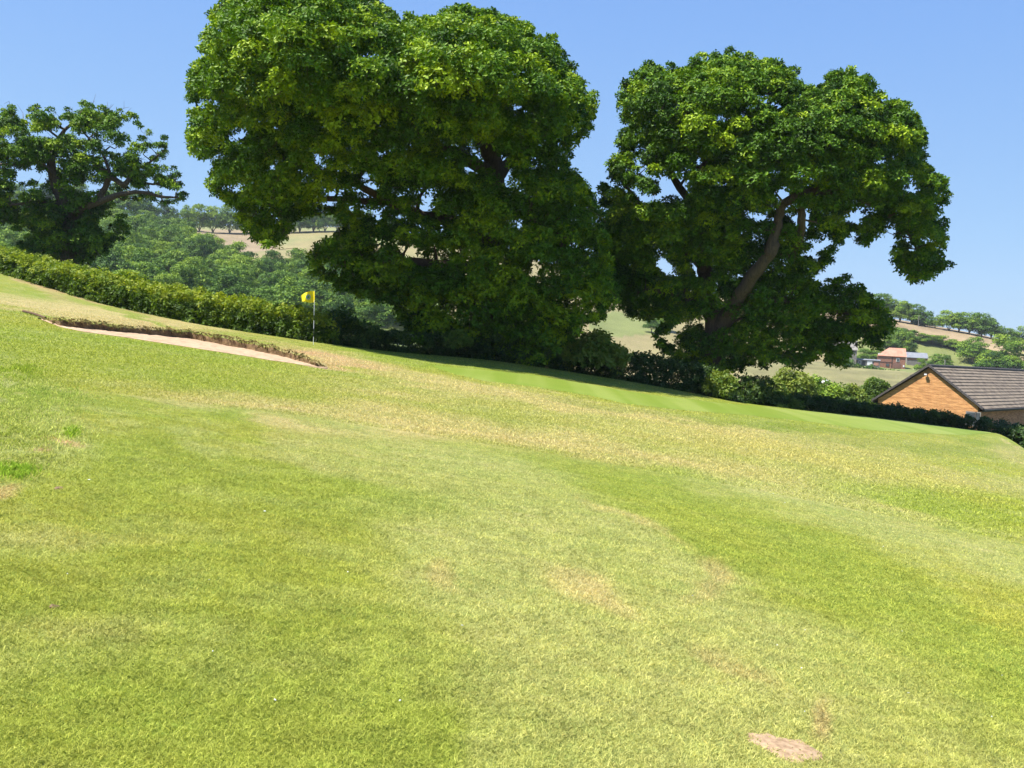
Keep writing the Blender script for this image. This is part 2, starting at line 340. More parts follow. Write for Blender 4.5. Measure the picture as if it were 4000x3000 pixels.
# ------------------------------------------------------------------ ground colours
G = np.array([0.145, 0.183, 0.022]); Y = np.array([0.172, 0.188, 0.024]); S = np.array([0.29, 0.242, 0.105]); P_ = np.array([0.210, 0.225, 0.070]); E = np.array([0.30, 0.19, 0.11])
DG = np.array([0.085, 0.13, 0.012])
SPL = [  # cx, cy, rx, ry, angle, colour, strength : worn, dry and lush turf; DG paints shade on the green's bank
    (1500, 1630, 1000, 60, 7, S, .6), (2350, 1770, 800, 45, 8, S, .55), (900, 1590, 400, 22, 6, S, .5), (2900, 1730, 700, 55, 6, S, .45), (3300, 1950, 380, 28, 13, S, .6), (3050, 1925, 420, 40, 8, P_, .6),
    (700, 1275, 520, 24, 9, S, .85), (330, 1165, 330, 14, 24, S, .9), (160, 1130, 200, 12, 24, E, .4), (150, 1190, 420, 25, 8, S, .7), (1300, 1402, 220, 26, 8, S, .95), (1230, 1385, 150, 14, 9, E, .8), (1380, 1428, 190, 12, 4, E, .65), (600, 1275, 420, 10, 7, E, .35), (240, 1142, 200, 14, 16, S, .8), (240, 1142, 190, 6, 16, E, .85), (520, 1215, 180, 6, 15, E, .5), (250, 1215, 420, 26, 9, S, .7), (900, 1310, 300, 12, 8, E, .35),
    (1750, 1490, 380, 24, 9, S, .7), (2150, 1570, 520, 28, 8, S, .65), (2700, 1650, 600, 22, 7, S, .45), (1350, 1520, 380, 16, 5, S, .5),
    (480, 1222, 300, 11, 17, G, .9), (1000, 1322, 330, 9, 8, G, .9), (1420, 1372, 220, 8, 12, G, .9), (100, 1080, 300, 10, 14, G, .6),
    (700, 1440, 700, 60, 7, Y, .7), (900, 1500, 500, 40, 7, G, .35), (250, 1420, 400, 50, 7, G, .3),
    (90, 1560, 230, 110, 28, P_, .9), (240, 1690, 170, 60, 20, P_, .8), (60, 1760, 220, 60, 10, P_, .7), (120, 1480, 150, 60, 35, G, .5), (220, 1715, 60, 14, 5, E, .5), (290, 1725, 60, 14, 5, E, .5), (30, 1890, 60, 20, 0, E, .6), (150, 1740, 40, 14, 0, E, .6),
    (800, 1740, 120, 30, 20, P_, .7), (1000, 1900, 700, 120, 6, G, .45), (1300, 1800, 500, 40, 12, S, .25), (1650, 1780, 500, 60, 10, P_, .65),
    (900, 2350, 800, 420, 10, G, .55), (350, 2750, 700, 300, 0, G, .5), (1450, 2750, 400, 300, 60, G, .55), (1500, 2000, 250, 200, 45, G, .35),
    (200, 2080, 350, 60, 8, P_, .45), (700, 2420, 250, 60, 8, P_, .3), (300, 2400, 260, 60, 5, S, .2), (450, 2080, 300, 40, 5, S, .2),
    (1900, 2250, 330, 420, 60, P_, .65), (2300, 2600, 800, 420, 30, P_, .6), (2500, 2150, 500, 70, 32, P_, .55), (3200, 2750, 900, 300, 20, P_, .55), (3000, 2450, 500, 120, 30, P_, .4),
    (2350, 2330, 220, 45, 20, S, .6), (2780, 2250, 70, 90, 50, E, .3), (2100, 1870, 300, 40, 12, P_, .5), (2450, 2050, 260, 16, 22, S, .5), (1730, 2250, 60, 60, 60, E, .25), (2900, 2560, 160, 40, 20, E, .25), (3250, 2780, 120, 30, 60, E, .4),
    (2350, 1850, 700, 50, 11, G, .6), (2900, 2020, 600, 55, 18, G, .75), (3350, 2260, 500, 80, 25, G, .8), (3850, 2560, 400, 110, 34, G, .75), (3700, 1990, 520, 50, 9, G, .55), (3850, 2800, 200, 160, 40, G, .4),
    (3700, 2130, 480, 45, 14, P_, .7), (3950, 2270, 200, 60, 20, P_, .5), (3500, 1840, 700, 35, 6, S, .25), (3950, 1780, 120, 30, 28, S, .55), (3960, 1745, 70, 8, 32, S, .9),
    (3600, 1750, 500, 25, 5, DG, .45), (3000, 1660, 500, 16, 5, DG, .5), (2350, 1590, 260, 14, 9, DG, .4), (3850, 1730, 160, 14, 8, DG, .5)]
PLY = [([(1700, 3300), (1640, 2500), (1560, 2100), (1350, 1830), (1150, 1740), (1900, 1800), (2500, 2050), (2900, 2300), (3200, 2600), (3700, 3300)], P_, .62, 80),
       ([(1800, 1810), (2500, 1880), (3100, 2090), (3600, 2320), (4100, 2600), (4400, 3000), (4100, 2950), (3600, 2600), (3000, 2310), (2500, 2060), (2000, 1880)], G, .48, 70),
       ([(2500, 1870), (3200, 1880), (4200, 2150), (4300, 2420), (3900, 2330), (3500, 2170), (3000, 2010)], P_, .6, 60),
       ([(1000, 1600), (1700, 1640), (2600, 1770), (3600, 1850), (4200, 1900), (4200, 1960), (3300, 1900), (2500, 1850), (1700, 1780), (1100, 1680)], S, .42, 60),
       ([(900, 1440), (1700, 1480), (2300, 1570), (3200, 1680), (4000, 1760), (4000, 1800), (3000, 1740), (2100, 1640), (1500, 1560)], S, .36, 55)]
def turf_tint(Pw):
    px, py, d = proj(Pw)
    wx = (fbm(Pw[:, 0]*0.8, Pw[:, 1]*0.8)-.5); wy = (fbm(Pw[:, 0]*0.8+40, Pw[:, 1]*0.8+9)-.5)
    sc = np.clip(6.0/np.maximum(d, 2), 0.06, 1.4)
    x = px + 420*wx*sc; y = py + 260*wy*sc
    n = fbm(Pw[:, 0]*0.35+3, Pw[:, 1]*0.35)
    w = sstep((n-.3)/.4)[:, None]
    col = G*(1-w) + Y*w
    n2 = fbm(Pw[:, 0]*1.7, Pw[:, 1]*1.7+5)
    w = (0.5*sstep((n2-.48)/.25))[:, None]; col = col*(1-w) + P_*w
    for poly, c, st, soft in PLY:
        dd = polydist(x, y, poly)*np.where(inpoly(x, y, poly), 1, -1); w = (st*sstep((dd+soft)/(2*soft)))[:, None]; col = col*(1-w) + c*w
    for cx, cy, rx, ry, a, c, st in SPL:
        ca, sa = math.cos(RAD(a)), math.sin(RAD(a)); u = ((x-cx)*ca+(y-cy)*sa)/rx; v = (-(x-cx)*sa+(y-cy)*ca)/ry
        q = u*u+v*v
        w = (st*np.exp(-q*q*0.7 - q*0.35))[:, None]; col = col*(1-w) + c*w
    return col
def far_tint(Pw):
    px, py, d = proj(Pw)
    g = np.array([0.10, 0.135, 0.035]); col = np.tile(g, (len(Pw), 1))
    straw = np.array([0.285, 0.21, 0.125]); gf = np.array([0.165, 0.185, 0.06]); pg = np.array([0.205, 0.225, 0.085]); tan = np.array([0.235, 0.20, 0.092])
    n = fbm(Pw[:, 0]*0.03, Pw[:, 1]*0.03)[:, None]; nf = fbm(Pw[:, 0]*0.14, Pw[:, 1]*0.14)[:, None]
    def lay(poly, c): 
        m = inpoly(px, py, poly) & (d > 90); col[m] = c[m] if c.ndim == 2 else c
    wfld = pg*(1-sstep((n-.35)/.3)) + tan*sstep((n-.35)/.3)
    lay([(600, 890), (1700, 860), (1760, 1010), (600, 1020)], wfld*1.0)
    L = (px < 1080) & inpoly(px, py, [(600, 890), (1100, 905), (1100, 975), (600, 1020)]) & (d > 300); col[L] = np.array([0.25, 0.19, 0.115])
    lay([(1760, 960), (2900, 1150), (3600, 1290), (3600, 1620), (1760, 1400)], tan*(0.9+0.2*n))
    lay([(2300, 1215), (2620, 1225), (2620, 1300), (2380, 1318), (2300, 1290)], gf*(0.9+0.2*n))
    lay([(3200, 1180), (4400, 1380), (4400, 1520), (3950, 1403), (3833, 1376), (3700, 1345), (3600, 1330), (3490, 1308), (3200, 1290)], straw*(0.85+0.3*nf))
    lay([(3100, 1290), (3490, 1308), (3600, 1330), (3700, 1345), (3833, 1376), (3950, 1403), (4300, 1490), (4300, 1530), (3800, 1500), (3300, 1440)], gf*(0.85+0.3*n))
    lay([(2900, 1395), (3300, 1420), (3620, 1462), (3700, 1530), (3500, 1580), (3100, 1530), (2900, 1500)], np.array([0.19, 0.175, 0.075])*(0.8+0.4*nf))
    return col*(0.62+0.4*nf)

azs = np.r_[np.linspace(-math.pi, -0.66, 40)[:-1], np.linspace(-0.66, 0.66, 760), np.linspace(0.66, math.pi, 40)[1:]]
Rc = crest_r(azs); NA = len(azs)
def sheet(name, rr, tint, label, kind):
    n = rr.shape[0]; X = rr*np.sin(azs)[None]; Yy = rr*np.cos(azs)[None]; Z = terr(X.ravel(), Yy.ravel())
    V = np.c_[X.ravel(), Yy.ravel(), Z]
    i = np.arange(n-1)[:, None]*NA + np.arange(NA-1)[None]; i = i.ravel()
    Fc = np.c_[i, i+1, i+NA+1, i+NA]
    me = mesh_np(name, V, Fc, M_TURF, cols=('POINT', tint(V)), smooth=True); me.flip_normals() if me.polygons[0].normal.z < 0 else None
    return tag(link(name, me), label, None, None, kind)
t_near = np.exp(np.linspace(math.log(0.012), 0, 300))
sheet("fairway", t_near[:, None]*Rc[None], turf_tint, "mown sloping golf fairway with dry straw and green patches", "structure")
s_far = np.r_[0, np.exp(np.linspace(math.log(0.3), math.log(850), 320))]
far_obj = sheet("hillside", Rc[None]+s_far[:, None], far_tint, "dry fields and grassland of the valley and far hillside", "structure")
# centre disc under the camera
cv = [(0, 0, float(terr(0.0, 0.01)))] + [(0.012*Rc[i]*math.sin(azs[i]), 0.012*Rc[i]*math.cos(azs[i]), float(terr(0.012*Rc[i]*math.sin(azs[i]), 0.012*Rc[i]*math.cos(azs[i])))) for i in range(0, NA, 8)]

# ------------------------------------------------------------------ grass blades near the camera
def blades(N, az0, az1, r0, r1, hgt, wid, seed, dens=None):
    g = np.random.default_rng(seed); az = g.uniform(az0, az1, N); r = np.exp(g.uniform(math.log(r0), math.log(r1), N))
    x = r*np.sin(az); y = r*np.cos(az); Pw = np.c_[x, y, terr(x, y)]
    if dens is not None:
        k = g.random(N) < dens(Pw, r); Pw = Pw[k]; r = r[k]; N = len(r)
    fade = 1 - 0.75*sstep((r-0.3*r1)/(0.7*r1)); kk = g.random(N) > .92*sstep((r-0.5*r1)/(0.5*r1)); Pw = Pw[kk]; r = r[kk]; fade = fade[kk]; N = len(r)
    cl = 0.75 + 0.5*fbm(Pw[:, 0]*5, Pw[:, 1]*5)
    h = hgt*(0.5+g.random(N))*fade*cl*(1+0.05*r); w = wid*(0.6+0.8*g.random(N))*(0.7+0.11*r)
    a = g.uniform(0, 2*math.pi, N); lean = g.uniform(0.4, 2.2, N); b = g.uniform(0, 2*math.pi, N)
    side = np.c_[np.cos(a), np.sin(a), np.zeros(N)]*w[:, None]
    tip = Pw + np.c_[np.cos(b)*lean*h, np.sin(b)*lean*h, h]
    mid = Pw + np.c_[np.cos(b)*lean*h*.35, np.sin(b)*lean*h*.35, h*.62]
    V = np.stack([Pw-side, Pw+side, mid+side*.8, tip, mid-side*.8], 1).reshape(-1, 3); V[0::5, 2] -= .004; V[1::5, 2] -= .004
    i = np.arange(N)*5; Fc = np.c_[i, i+1, i+2, i+3, i+4]
    col = turf_tint(Pw)
    return V, Fc, np.repeat(col, 5, axis=0)
patch_poly = [(2925, 2868), (2990, 2862), (3040, 2880), (3130, 2890), (3200, 2935), (3215, 2965), (3130, 2975), (3060, 2965), (2980, 2925), (2930, 2895)]
def keep(Pw, r):
    px, py, d = proj(Pw); return np.where(inpoly(px, py, patch_poly), np.where(polydist(px, py, patch_poly) < 20, .5, .10), 1.0)
gf_ = [(1688, 1428), (1860, 1442), (2076, 1465), (2300, 1500), (2417, 1523), (2580, 1547), (2700, 1560), (2797, 1573), (3014, 1591), (3400, 1632), (3600, 1656), (3750, 1674), (3868, 1690)]
gn_ = [(1692, 1432), (1778, 1463), (1900, 1490), (2100, 1513), (2300, 1545), (2444, 1578), (2634, 1600), (2905, 1621), (3176, 1649), (3411, 1682), (3600, 1692), (3748, 1700), (3872, 1693)]
bunk_poly = [(140, 1240), (305, 1255), (475, 1281), (746, 1303), (881, 1323), (1051, 1357), (1187, 1392), (1285, 1434), (1280, 1445), (1120, 1420), (1051, 1411), (881, 1383), (678, 1351), (475, 1320), (330, 1300), (235, 1282)]
def keep2(Pw, r):
    px, py, d = proj(Pw); bad = inpoly(px, py, bunk_poly) | inpoly(px, py, gf_+gn_[::-1]) | (r > crest_r(np.arctan2(Pw[:, 0], Pw[:, 1]))-.2)
    return np.where(bad, 0.0, 1.0)
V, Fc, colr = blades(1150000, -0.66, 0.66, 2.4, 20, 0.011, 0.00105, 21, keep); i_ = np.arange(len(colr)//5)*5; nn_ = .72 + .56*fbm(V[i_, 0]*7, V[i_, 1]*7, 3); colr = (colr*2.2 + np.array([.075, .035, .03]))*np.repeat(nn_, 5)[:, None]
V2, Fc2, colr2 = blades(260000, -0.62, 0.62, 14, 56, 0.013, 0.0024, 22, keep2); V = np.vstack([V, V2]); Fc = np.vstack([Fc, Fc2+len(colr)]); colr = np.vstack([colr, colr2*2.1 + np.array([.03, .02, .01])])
me = mesh_np("grass", V, Fc, M_BLADE, cols=('POINT', colr))
tag(link("grass", me), "short mown grass blades covering the near fairway", "grass", None, "stuff")

# long pale tussocks at the left edge
def rough(N, cx, cy, rx, ry, h, seed, col, w=.004):
    g = np.random.default_rng(seed); out = []
    px = cx + rx*g.normal(size=N)*.5; py = cy + ry*g.normal(size=N)*.5
    P0 = []
    c0 = hit(cx, cy); ex = hit(cx+rx, cy) - c0; ey = hit(cx, cy-ry) - c0
    u = g.normal(size=N)*.62; v = g.normal(size=N)*.62; kk = fbm(u*3+cx, v*3, 3) > .45; u = u[kk]; v = v[kk]; N = len(u)
    Pw = c0 + u[:, None]*ex + v[:, None]*ey; Pw[:, 2] = terr(Pw[:, 0], Pw[:, 1])
    hh = h*.42*(0.4+g.random(N)); a = g.uniform(0, 6.28, N); b = g.uniform(0, 6.28, N); ln = g.uniform(.15, .9, N)
    side = np.c_[np.cos(a), np.sin(a), a*0]*w
    tip = Pw + np.c_[np.cos(b)*ln*hh, np.sin(b)*ln*hh, hh]; mid = Pw + np.c_[np.cos(b)*ln*hh*.3, np.sin(b)*ln*hh*.3, hh*.6]
    V = np.stack([Pw-side, Pw+side, mid+side*.8, tip, mid-side*.8], 1).reshape(-1, 3)
    cc = (np.array(col)*3.0*np.array([1.15, 1.0, .75])+[.03, .01, .0])*(0.7+0.6*g.random((N, 1)))
    return V, np.repeat(cc, 5, axis=0)
RG = [(70, 1570, 200, 75, .07, 9000, (0.12, 0.165, 0.05)), (210, 1690, 110, 40, .08, 3500, (0.15, 0.19, 0.075)), (60, 1700, 130, 40, .07, 3000, (0.11, 0.15, 0.04)), (60, 1840, 60, 22, .08, 1500, (0.085, 0.15, 0.02)),
      (285, 1690, 30, 14, .09, 600, (0.09, 0.155, 0.02)), (60, 1450, 90, 30, .08, 2500, (0.09, 0.14, 0.02)), (180, 1540, 150, 30, .07, 2500, (0.10, 0.15, 0.04)), (120, 1800, 120, 25, .06, 1800, (0.12, 0.155, 0.05))]
Vs, Cs = [], []
for i, (cx, cy, rx, ry, h, N, col) in enumerate(RG):
    v, c = rough(N, cx, cy, rx, ry, h, 50+i, col); Vs.append(v); Cs.append(c)
V = np.vstack(Vs); i = np.arange(len(V)//5)*5
tag(link("rough_grass", mesh_np("rough_grass", V, np.c_[i, i+1, i+2, i+3, i+4], M_BLADE, cols=('POINT', np.vstack(Cs)))), "longer pale tussocky grass at the left edge of the fairway", "grass", None, "stuff")

# bare earth patch, scrapes, daisies
def drape(poly, z0, name, mat, label, cat, kind=None, group=None, n=26, bumpz=0.01, grp=None):
    poly = [tuple(map(float, p)) for p in poly]; xs = [p[0] for p in poly]; ys = [p[1] for p in poly]
    W = [hit(*p) for p in poly]; wp = [(w[0], w[1]) for w in W]; xs = [w[0] for w in W]; ys = [w[1] for w in W]
    gx, gy = np.meshgrid(np.linspace(min(xs)-.02, max(xs)+.02, n*2), np.linspace(min(ys)-.02, max(ys)+.02, n))
    dist = polydist(gx, gy, wp); ins = inpoly(gx, gy, wp); sc = 0.18*min(max(xs)-min(xs), max(ys)-min(ys))
    h = np.where(ins, sstep(dist/sc), -sstep(dist/sc)*1.2) + 0.5*(fbm(gx*14, gy*14)-.5)
    Z = terr(gx, gy) + z0*np.clip(h, -1, 1) + np.where(h > 0, bumpz*fbm(gx*30, gy*30), 0)
    keepm = h > -0.55; idx = -np.ones(gx.shape, int); V = []; Fs = []
    idx[keepm] = np.arange(keepm.sum()); V = np.c_[gx[keepm], gy[keepm], Z[keepm]]
    for i in range(gx.shape[0]-1):
        for j in range(gx.shape[1]-1):
            q = (idx[i, j], idx[i, j+1], idx[i+1, j+1], idx[i+1, j])
            if min(q) >= 0: Fs.append(q)
    me = mesh_np(name, V, Fs, mat, smooth=True); o = link(name, me); tag(o, label, cat, group, kind); return o
drape(patch_poly, 0.005, "bare_earth_patch", M_EARTH, "tan bare earth patch worn in the grass at the bottom right", None, "structure")
for (cx, cy, r, lab) in ((212, 2372, 26, "small brown scrape in the grass near the left edge"), (233, 1908, 24, "thin dark scrape in the grass above the brown one")):
    q = np.random.default_rng(cx); drape([(cx+r*math.cos(a)*q.uniform(.7, 1.1), cy+r*.22*math.sin(a)*q.uniform(.6, 1.3)) for a in np.linspace(0, 6.28, 14)[:-1]], 0.006, "turf_scrape", M_SCRAPE, lab, None, "structure", n=12)
g = np.random.default_rng(77); mb = MB()
for i in range(22):
    px, py = g.uniform(0, 4000), g.uniform(1850, 2990); p = hit(px, py, 2, 40); s = g.uniform(.0025, .0045)*(1 if i > 12 else 1.5); a = g.uniform(0, 3.14)
    ax = np.array([[math.cos(a), math.sin(a), 0], [-math.sin(a), math.cos(a), .3], [0, 0, 1]]); mb.box(p+[0, 0, .03], (s*g.uniform(1, 3), s, .003), ax)
tag(mb.build("daisy_petals", M_WHITE), "tiny white petals scattered over the near grass", "petals", None, "stuff")

# ------------------------------------------------------------------ putting green
def turfcol_mat(name, a, b, sc):
    m, nt, p, out = newmat(name); g = gpos(nt)
    mp = nd(nt, "ShaderNodeMapping"); mp.inputs["Rotation"].default_value = (0, 0, RAD(82)); mp.inputs["Scale"].default_value = (1, 0.02, 1); nt.links.new(g, mp.inputs[0])
    n = noise(nt, 0.55, 3, 0.5, mp.outputs[0]); n2 = noise(nt, 20, 3, .7, g); n3 = noise(nt, 0.5, 4, .6, g)
    col = ramp(nt, n, [(0.44, a), (0.56, b)]); col = mixc(nt, col, ramp(nt, n2, [(.3, grey(.85)), (.7, grey(1.15))]), .8, 'MULTIPLY')
    col = mixc(nt, col, ramp(nt, n3, [(.3, (.9, .95, .8)), (.7, (1.12, 1.05, 1.3))]), .8, 'MULTIPLY')
    nt.links.new(col, p.inputs["Base Color"]); p.inputs["Roughness"].default_value = .7; p.inputs["Specular IOR Level"].default_value = .2; return m
M_GREEN = turfcol_mat("putting_turf", (0.122, 0.172, 0.016), (0.165, 0.208, 0.036), 1)
V = []; K = 12
def resample(pl, n):
    pl = np.array(pl, float); s = np.r_[0, np.cumsum(np.hypot(*np.diff(pl, axis=0).T))]; t = np.linspace(0, s[-1], n)
    return np.c_[np.interp(t, s, pl[:, 0]), np.interp(t, s, pl[:, 1])]
A = resample(gf_, 90); B = resample(gn_, 90)
Aw = np.array([hit(*a) for a in A]); Bw = np.array([hit(*b) for b in B])
for k in range(K+1):
    Q = Aw*(1-k/K) + Bw*k/K; V.append(np.c_[Q[:, 0], Q[:, 1], terr(Q[:, 0], Q[:, 1])+0.02*(1 if 0 < k < K else .2)])
V = np.vstack(V); Fs = np.array([(k*90+j, k*90+j+1, (k+1)*90+j+1, (k+1)*90+j) for k in range(K) for j in range(89)])
me = mesh_np("putting_green", V, Fs, M_GREEN, smooth=True)
if me.polygons[0].normal.z < 0: me.flip_normals()
tag(link("putting_green", me), "smooth bright green strip of the putting green", None, None, "structure")

# ------------------------------------------------------------------ bunker
lip_top = [(150, 1244), (230, 1252), (305, 1259), (475, 1285), (610, 1293), (746, 1307), (881, 1327), (960, 1345), (1051, 1361), (1120, 1378), (1187, 1396), (1240, 1420), (1275, 1436)]
lip_bot = [(160, 1248), (235, 1276), (330, 1288), (475, 1301), (610, 1314), (746, 1327), (881, 1352), (960, 1366), (1051, 1386), (1120, 1400), (1187, 1420), (1240, 1434), (1278, 1440)]
sand_bot = [(162, 1250), (235, 1278), (330, 1297), (475, 1316), (610, 1337), (746, 1358), (881, 1379), (960, 1391), (1051, 1407), (1120, 1416), (1187, 1427), (1240, 1436), (1280, 1441)]
NB = 150
T_ = resample(lip_top, NB); Bt = resample(lip_bot, NB); Sb = resample(sand_bot, NB)
Bw = np.array([hit(*b) for b in Bt]); Sw = np.array([hit(*b) for b in Sb])
# top of lip: same ground position just behind the base, raised so it reaches the photo's height
Td = Bw@fw - CAM@fw + 0.16
Tw = np.array([up(T_[i, 0], T_[i, 1]-13*math.sin(math.pi*i/NB)**.6, Td[i]) for i in range(NB)])
n_ = fbm(np.arange(NB)*.35, np.zeros(NB)); n2 = fbm(np.arange(NB)*.9, np.ones(NB)*7)
Tw[:, 2] += (n_-.5)*.14 + (n2-.5)*.09
V = []; 
away = Bw[:, :2]/np.linalg.norm(Bw[:, :2], axis=1)[:, None]
prof = [(0.0, 0.0, 0), (0.03, 0.45, 0), (0.02, 0.80, 0), (0.12, 1.0, 1), (0.5, 1.0, 1), (1.2, .72, 1), (2.2, .34, 1), (3.4, .0, 1)]
rows = []
for (off, hf, _) in prof:
    q = Bw[:, :2] + away*(off + .06*(fbm(np.arange(NB)*.5, np.full(NB, off*9))[:, None]-.5))
    base = terr(q[:, 0], q[:, 1]); htop = Tw[:, 2] - terr(*(Bw[:, :2]+away*.16).T)
    rows.append(np.c_[q, base + htop*hf*(1.0) - (0.05 if hf == 0 else 0)])
V = np.vstack(rows); R_ = len(prof); Fs = []; mi = []
for k in range(R_-1):
    for j in range(NB-1): Fs.append((k*NB+j, k*NB+j+1, (k+1)*NB+j+1, (k+1)*NB+j)); mi.append(0 if k < 2 else 1)
M_LIP = simplemat("bunker_lip_soil", [(0.3, (0.05, 0.03, 0.015)), (0.5, (0.15, 0.095, 0.045)), (0.72, (0.24, 0.165, 0.075))], 7, .95, .9, .06, detail=8)
me = mesh_np("bunker_lip", V, np.array(Fs), [M_LIP, M_TURF], cols=('POINT', turf_tint(V)), mi=mi, smooth=True)
tag(link("bunker_lip", me), "ragged brown soil and turf lip along the back of the sand bunker", None, None, "structure")
# overhanging grass on the lip
g = np.random.default_rng(9); N = 2200; jj = g.integers(0, NB-1, N); t = g.random(N)
P0 = rows[3][jj]*(1-t[:, None]) + rows[3][jj+1]*t[:, None]; P0[:, :2] += away[jj]*g.uniform(-.12, .25, (N, 1)); P0[:, 2] -= g.uniform(-.02, .10, N)
h = g.uniform(.05, .13, N); side = np.c_[g.normal(size=(N, 2))*.006, np.zeros(N)]; dr = np.c_[g.normal(size=(N, 2))*.05 - away[jj]*.05, np.zeros(N)]
mid = P0 + dr*.5 + np.c_[np.zeros((N, 2)), h*.35]; tip = P0 + dr*1.4 + np.c_[np.zeros((N, 2)), h*g.uniform(-.9, .6, N)]
V = np.stack([P0-side, P0+side, mid+side, tip, mid-side], 1).reshape(-1, 3); i = np.arange(N)*5
lipc = np.where(g.random((N, 1)) < .5, np.array([[.30, .22, .09]]), np.array([[.17, .15, .05]]))*(.6+.6*g.random((N, 1)))
tag(link("lip_grass", mesh_np("lip_grass", V, np.c_[i, i+1, i+2, i+3, i+4], M_BLADE, cols=('POINT', np.repeat(lipc, 5, axis=0)))), "shaggy dry grass hanging over the bunker lip", "grass", None, "stuff")
V = []
for k in range(9):
    q = Bw[:, :2]*(1-k/8) + Sw[:, :2]*k/8; q = q + (away*.05 if k == 0 else 0)
    V.append(np.c_[q, terr(q[:, 0], q[:, 1]) + (.03 if k < 8 else .006) + (.05*(fbm(q[:, 0]*4, q[:, 1]*4)-.5) if k < 8 else 0)])
V = np.vstack(V); Fs = np.array([(k*NB+j, (k+1)*NB+j, (k+1)*NB+j+1, k*NB+j+1) for k in range(8) for j in range(NB-1)])
me = mesh_np("bunker_sand", V, Fs, M_SAND, smooth=True)
if me.polygons[0].normal.z < 0: me.flip_normals()
tag(link("bunker_sand", me), "pale pinkish sand in the long bunker below the soil lip", None, None, "structure")
a, b = hit(90, 1221), hit(178, 1249); mb = MB(); pts = [a*(1-t)+b*t+np.array([0, 0, .05+.02*math.sin(t*3.1)]) for t in np.linspace(0, 1, 8)]; mb.tube(pts, .035, 8)
tag(mb.build("wooden_pole", M_SOIL), "thin dark pole lying on the grass at the left tip of the sand bunker", "pole")

# ------------------------------------------------------------------ golf flag
fb = hit(1224, 1347); dfl = (fb-CAM)@fw; ft = up(1229, 1135, dfl); root = empty("golf_flag", fb)
tag(root, "yellow golf flag on a black and white banded pole by the hedge", "flag")
ax = (ft-fb); H = np.linalg.norm(ax); u = ax/H
for (a, b, mt) in ((0, .15, M_WHITE), (.15, .30, M_BLACK), (.30, .45, M_WHITE), (.45, .545, M_BLACK), (.545, 1.0, M_WHITE)):
    MB().tube([u*H*a, u*H*b], .0105 if mt is M_WHITE else .010, 10).build("pole_band", mt, root)
MB().tube([u*H*1.0, u*H*1.008], [.018, .012], 10).build("finial", M_BLACK, root)
def flagpt(s, t):      # s 0..1 from pole to fly, t 0..1 bottom to top
    pxl = 1229 - 52*s; top = 1137 + 17*s - 6*math.sin(s*3.1); bot = 1180 + 0*s + 3*math.sin(s*5)
    py = bot*(1-t) + top*t; dd = dfl + .10*math.sin(s*6.0+t*1.7) * s**.6 + .03*math.sin(9*s-3*t)
    return up(pxl + 4*(1-t)*s, py, dd) - fb
n = 16; V = [flagpt(i/n, j/n) for i in range(n+1) for j in range(n+1)]
nrm = -fw*.004
V = np.array(V + [v+nrm for v in V]); L = (n+1)**2
Fs = [(i*(n+1)+j, i*(n+1)+j+1, (i+1)*(n+1)+j+1, (i+1)*(n+1)+j) for i in range(n) for j in range(n)]
Fs = Fs + [tuple(k+L for k in reversed(f)) for f in Fs]
fl = link("flag_cloth", mesh_np("flag_cloth", V, np.array(Fs), M_YELLOW, smooth=True), root)
def badge(name, r0, r1, mt, off):
    V = []; K = 20
    for k in range(K):
        a = 2*math.pi*k/K
        for r in (r0, r1): V.append(flagpt(.5+r*math.cos(a)*.82, .5+r*math.sin(a)) - fw*off)
    link(name, mesh_np(name, np.array(V), np.array([(2*k, 2*k+1, 2*((k+1) % K)+1, 2*((k+1) % K)) for k in range(K)]), mt), fl)
badge("badge_ring", .13, .24, M_BADGE, .012); badge("badge_emblem", .0, .11, M_GREENP, .013)

# ------------------------------------------------------------------ foliage
def leaves(c, rad, per, L, seed, k=4, upb=.35, low=-.55, tone=None, aspect=.5, shell=(.68, 1.12), spread=.18, tone_up=0.0, flat=0.35):
    g = np.random.default_rng(seed); c = np.asarray(c); n = len(c); rad = np.asarray(rad)
    cnt = np.maximum(3, (per*(rad[:, 0]*rad[:, 1])**.75/np.mean((rad[:, 0]*rad[:, 1])**.75)).astype(int)); ci = np.repeat(np.arange(n), cnt); N = len(ci)
    d = g.normal(size=(N, 3)); d /= np.linalg.norm(d, axis=1)[:, None]; lo = d[:, 2] < low; d[lo, 2] *= -1
    pos = c[ci] + d*rad[ci]*g.uniform(*shell, (N, 1))
    axs = d*.7 + np.array([0, 0, upb]) + g.normal(size=(N, 3))*.35; axs /= np.linalg.norm(axs, axis=1)[:, None]
    a = g.normal(size=(N, 3)); e1 = np.cross(axs, a); e1 /= np.linalg.norm(e1, axis=1)[:, None]; e2 = np.cross(axs, e1)
    if tone is None: tone = .5 + g.normal(size=n)*.18
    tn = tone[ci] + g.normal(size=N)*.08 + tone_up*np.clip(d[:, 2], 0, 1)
    out = []
    ph = g.uniform(0, 6.28, N)
    for j in range(k):
        an = ph + j*2*math.pi/k + g.normal(size=N)*.3
        ld = (np.cos(an)[:, None]*e1 + np.sin(an)[:, None]*e2) + axs*g.uniform(-.2, flat*2, (N, 1)); ld /= np.linalg.norm(ld, axis=1)[:, None]
        sd = np.cross(axs, ld); sd /= np.linalg.norm(sd, axis=1)[:, None]; sd = sd + axs*g.normal(size=(N, 1))*.35
        l = (L*g.uniform(.65, 1.35, N))[:, None]; b = pos + g.normal(size=(N, 3))*L*spread
        out.append(np.stack([b, b+ld*l*.55+sd*l*aspect*.5, b+ld*l-axs*l*.12, b+ld*l*.55-sd*l*aspect*.5], 1))
    V = np.concatenate(out).reshape(-1, 3); tt = np.tile(tn, k)
    return V, tt
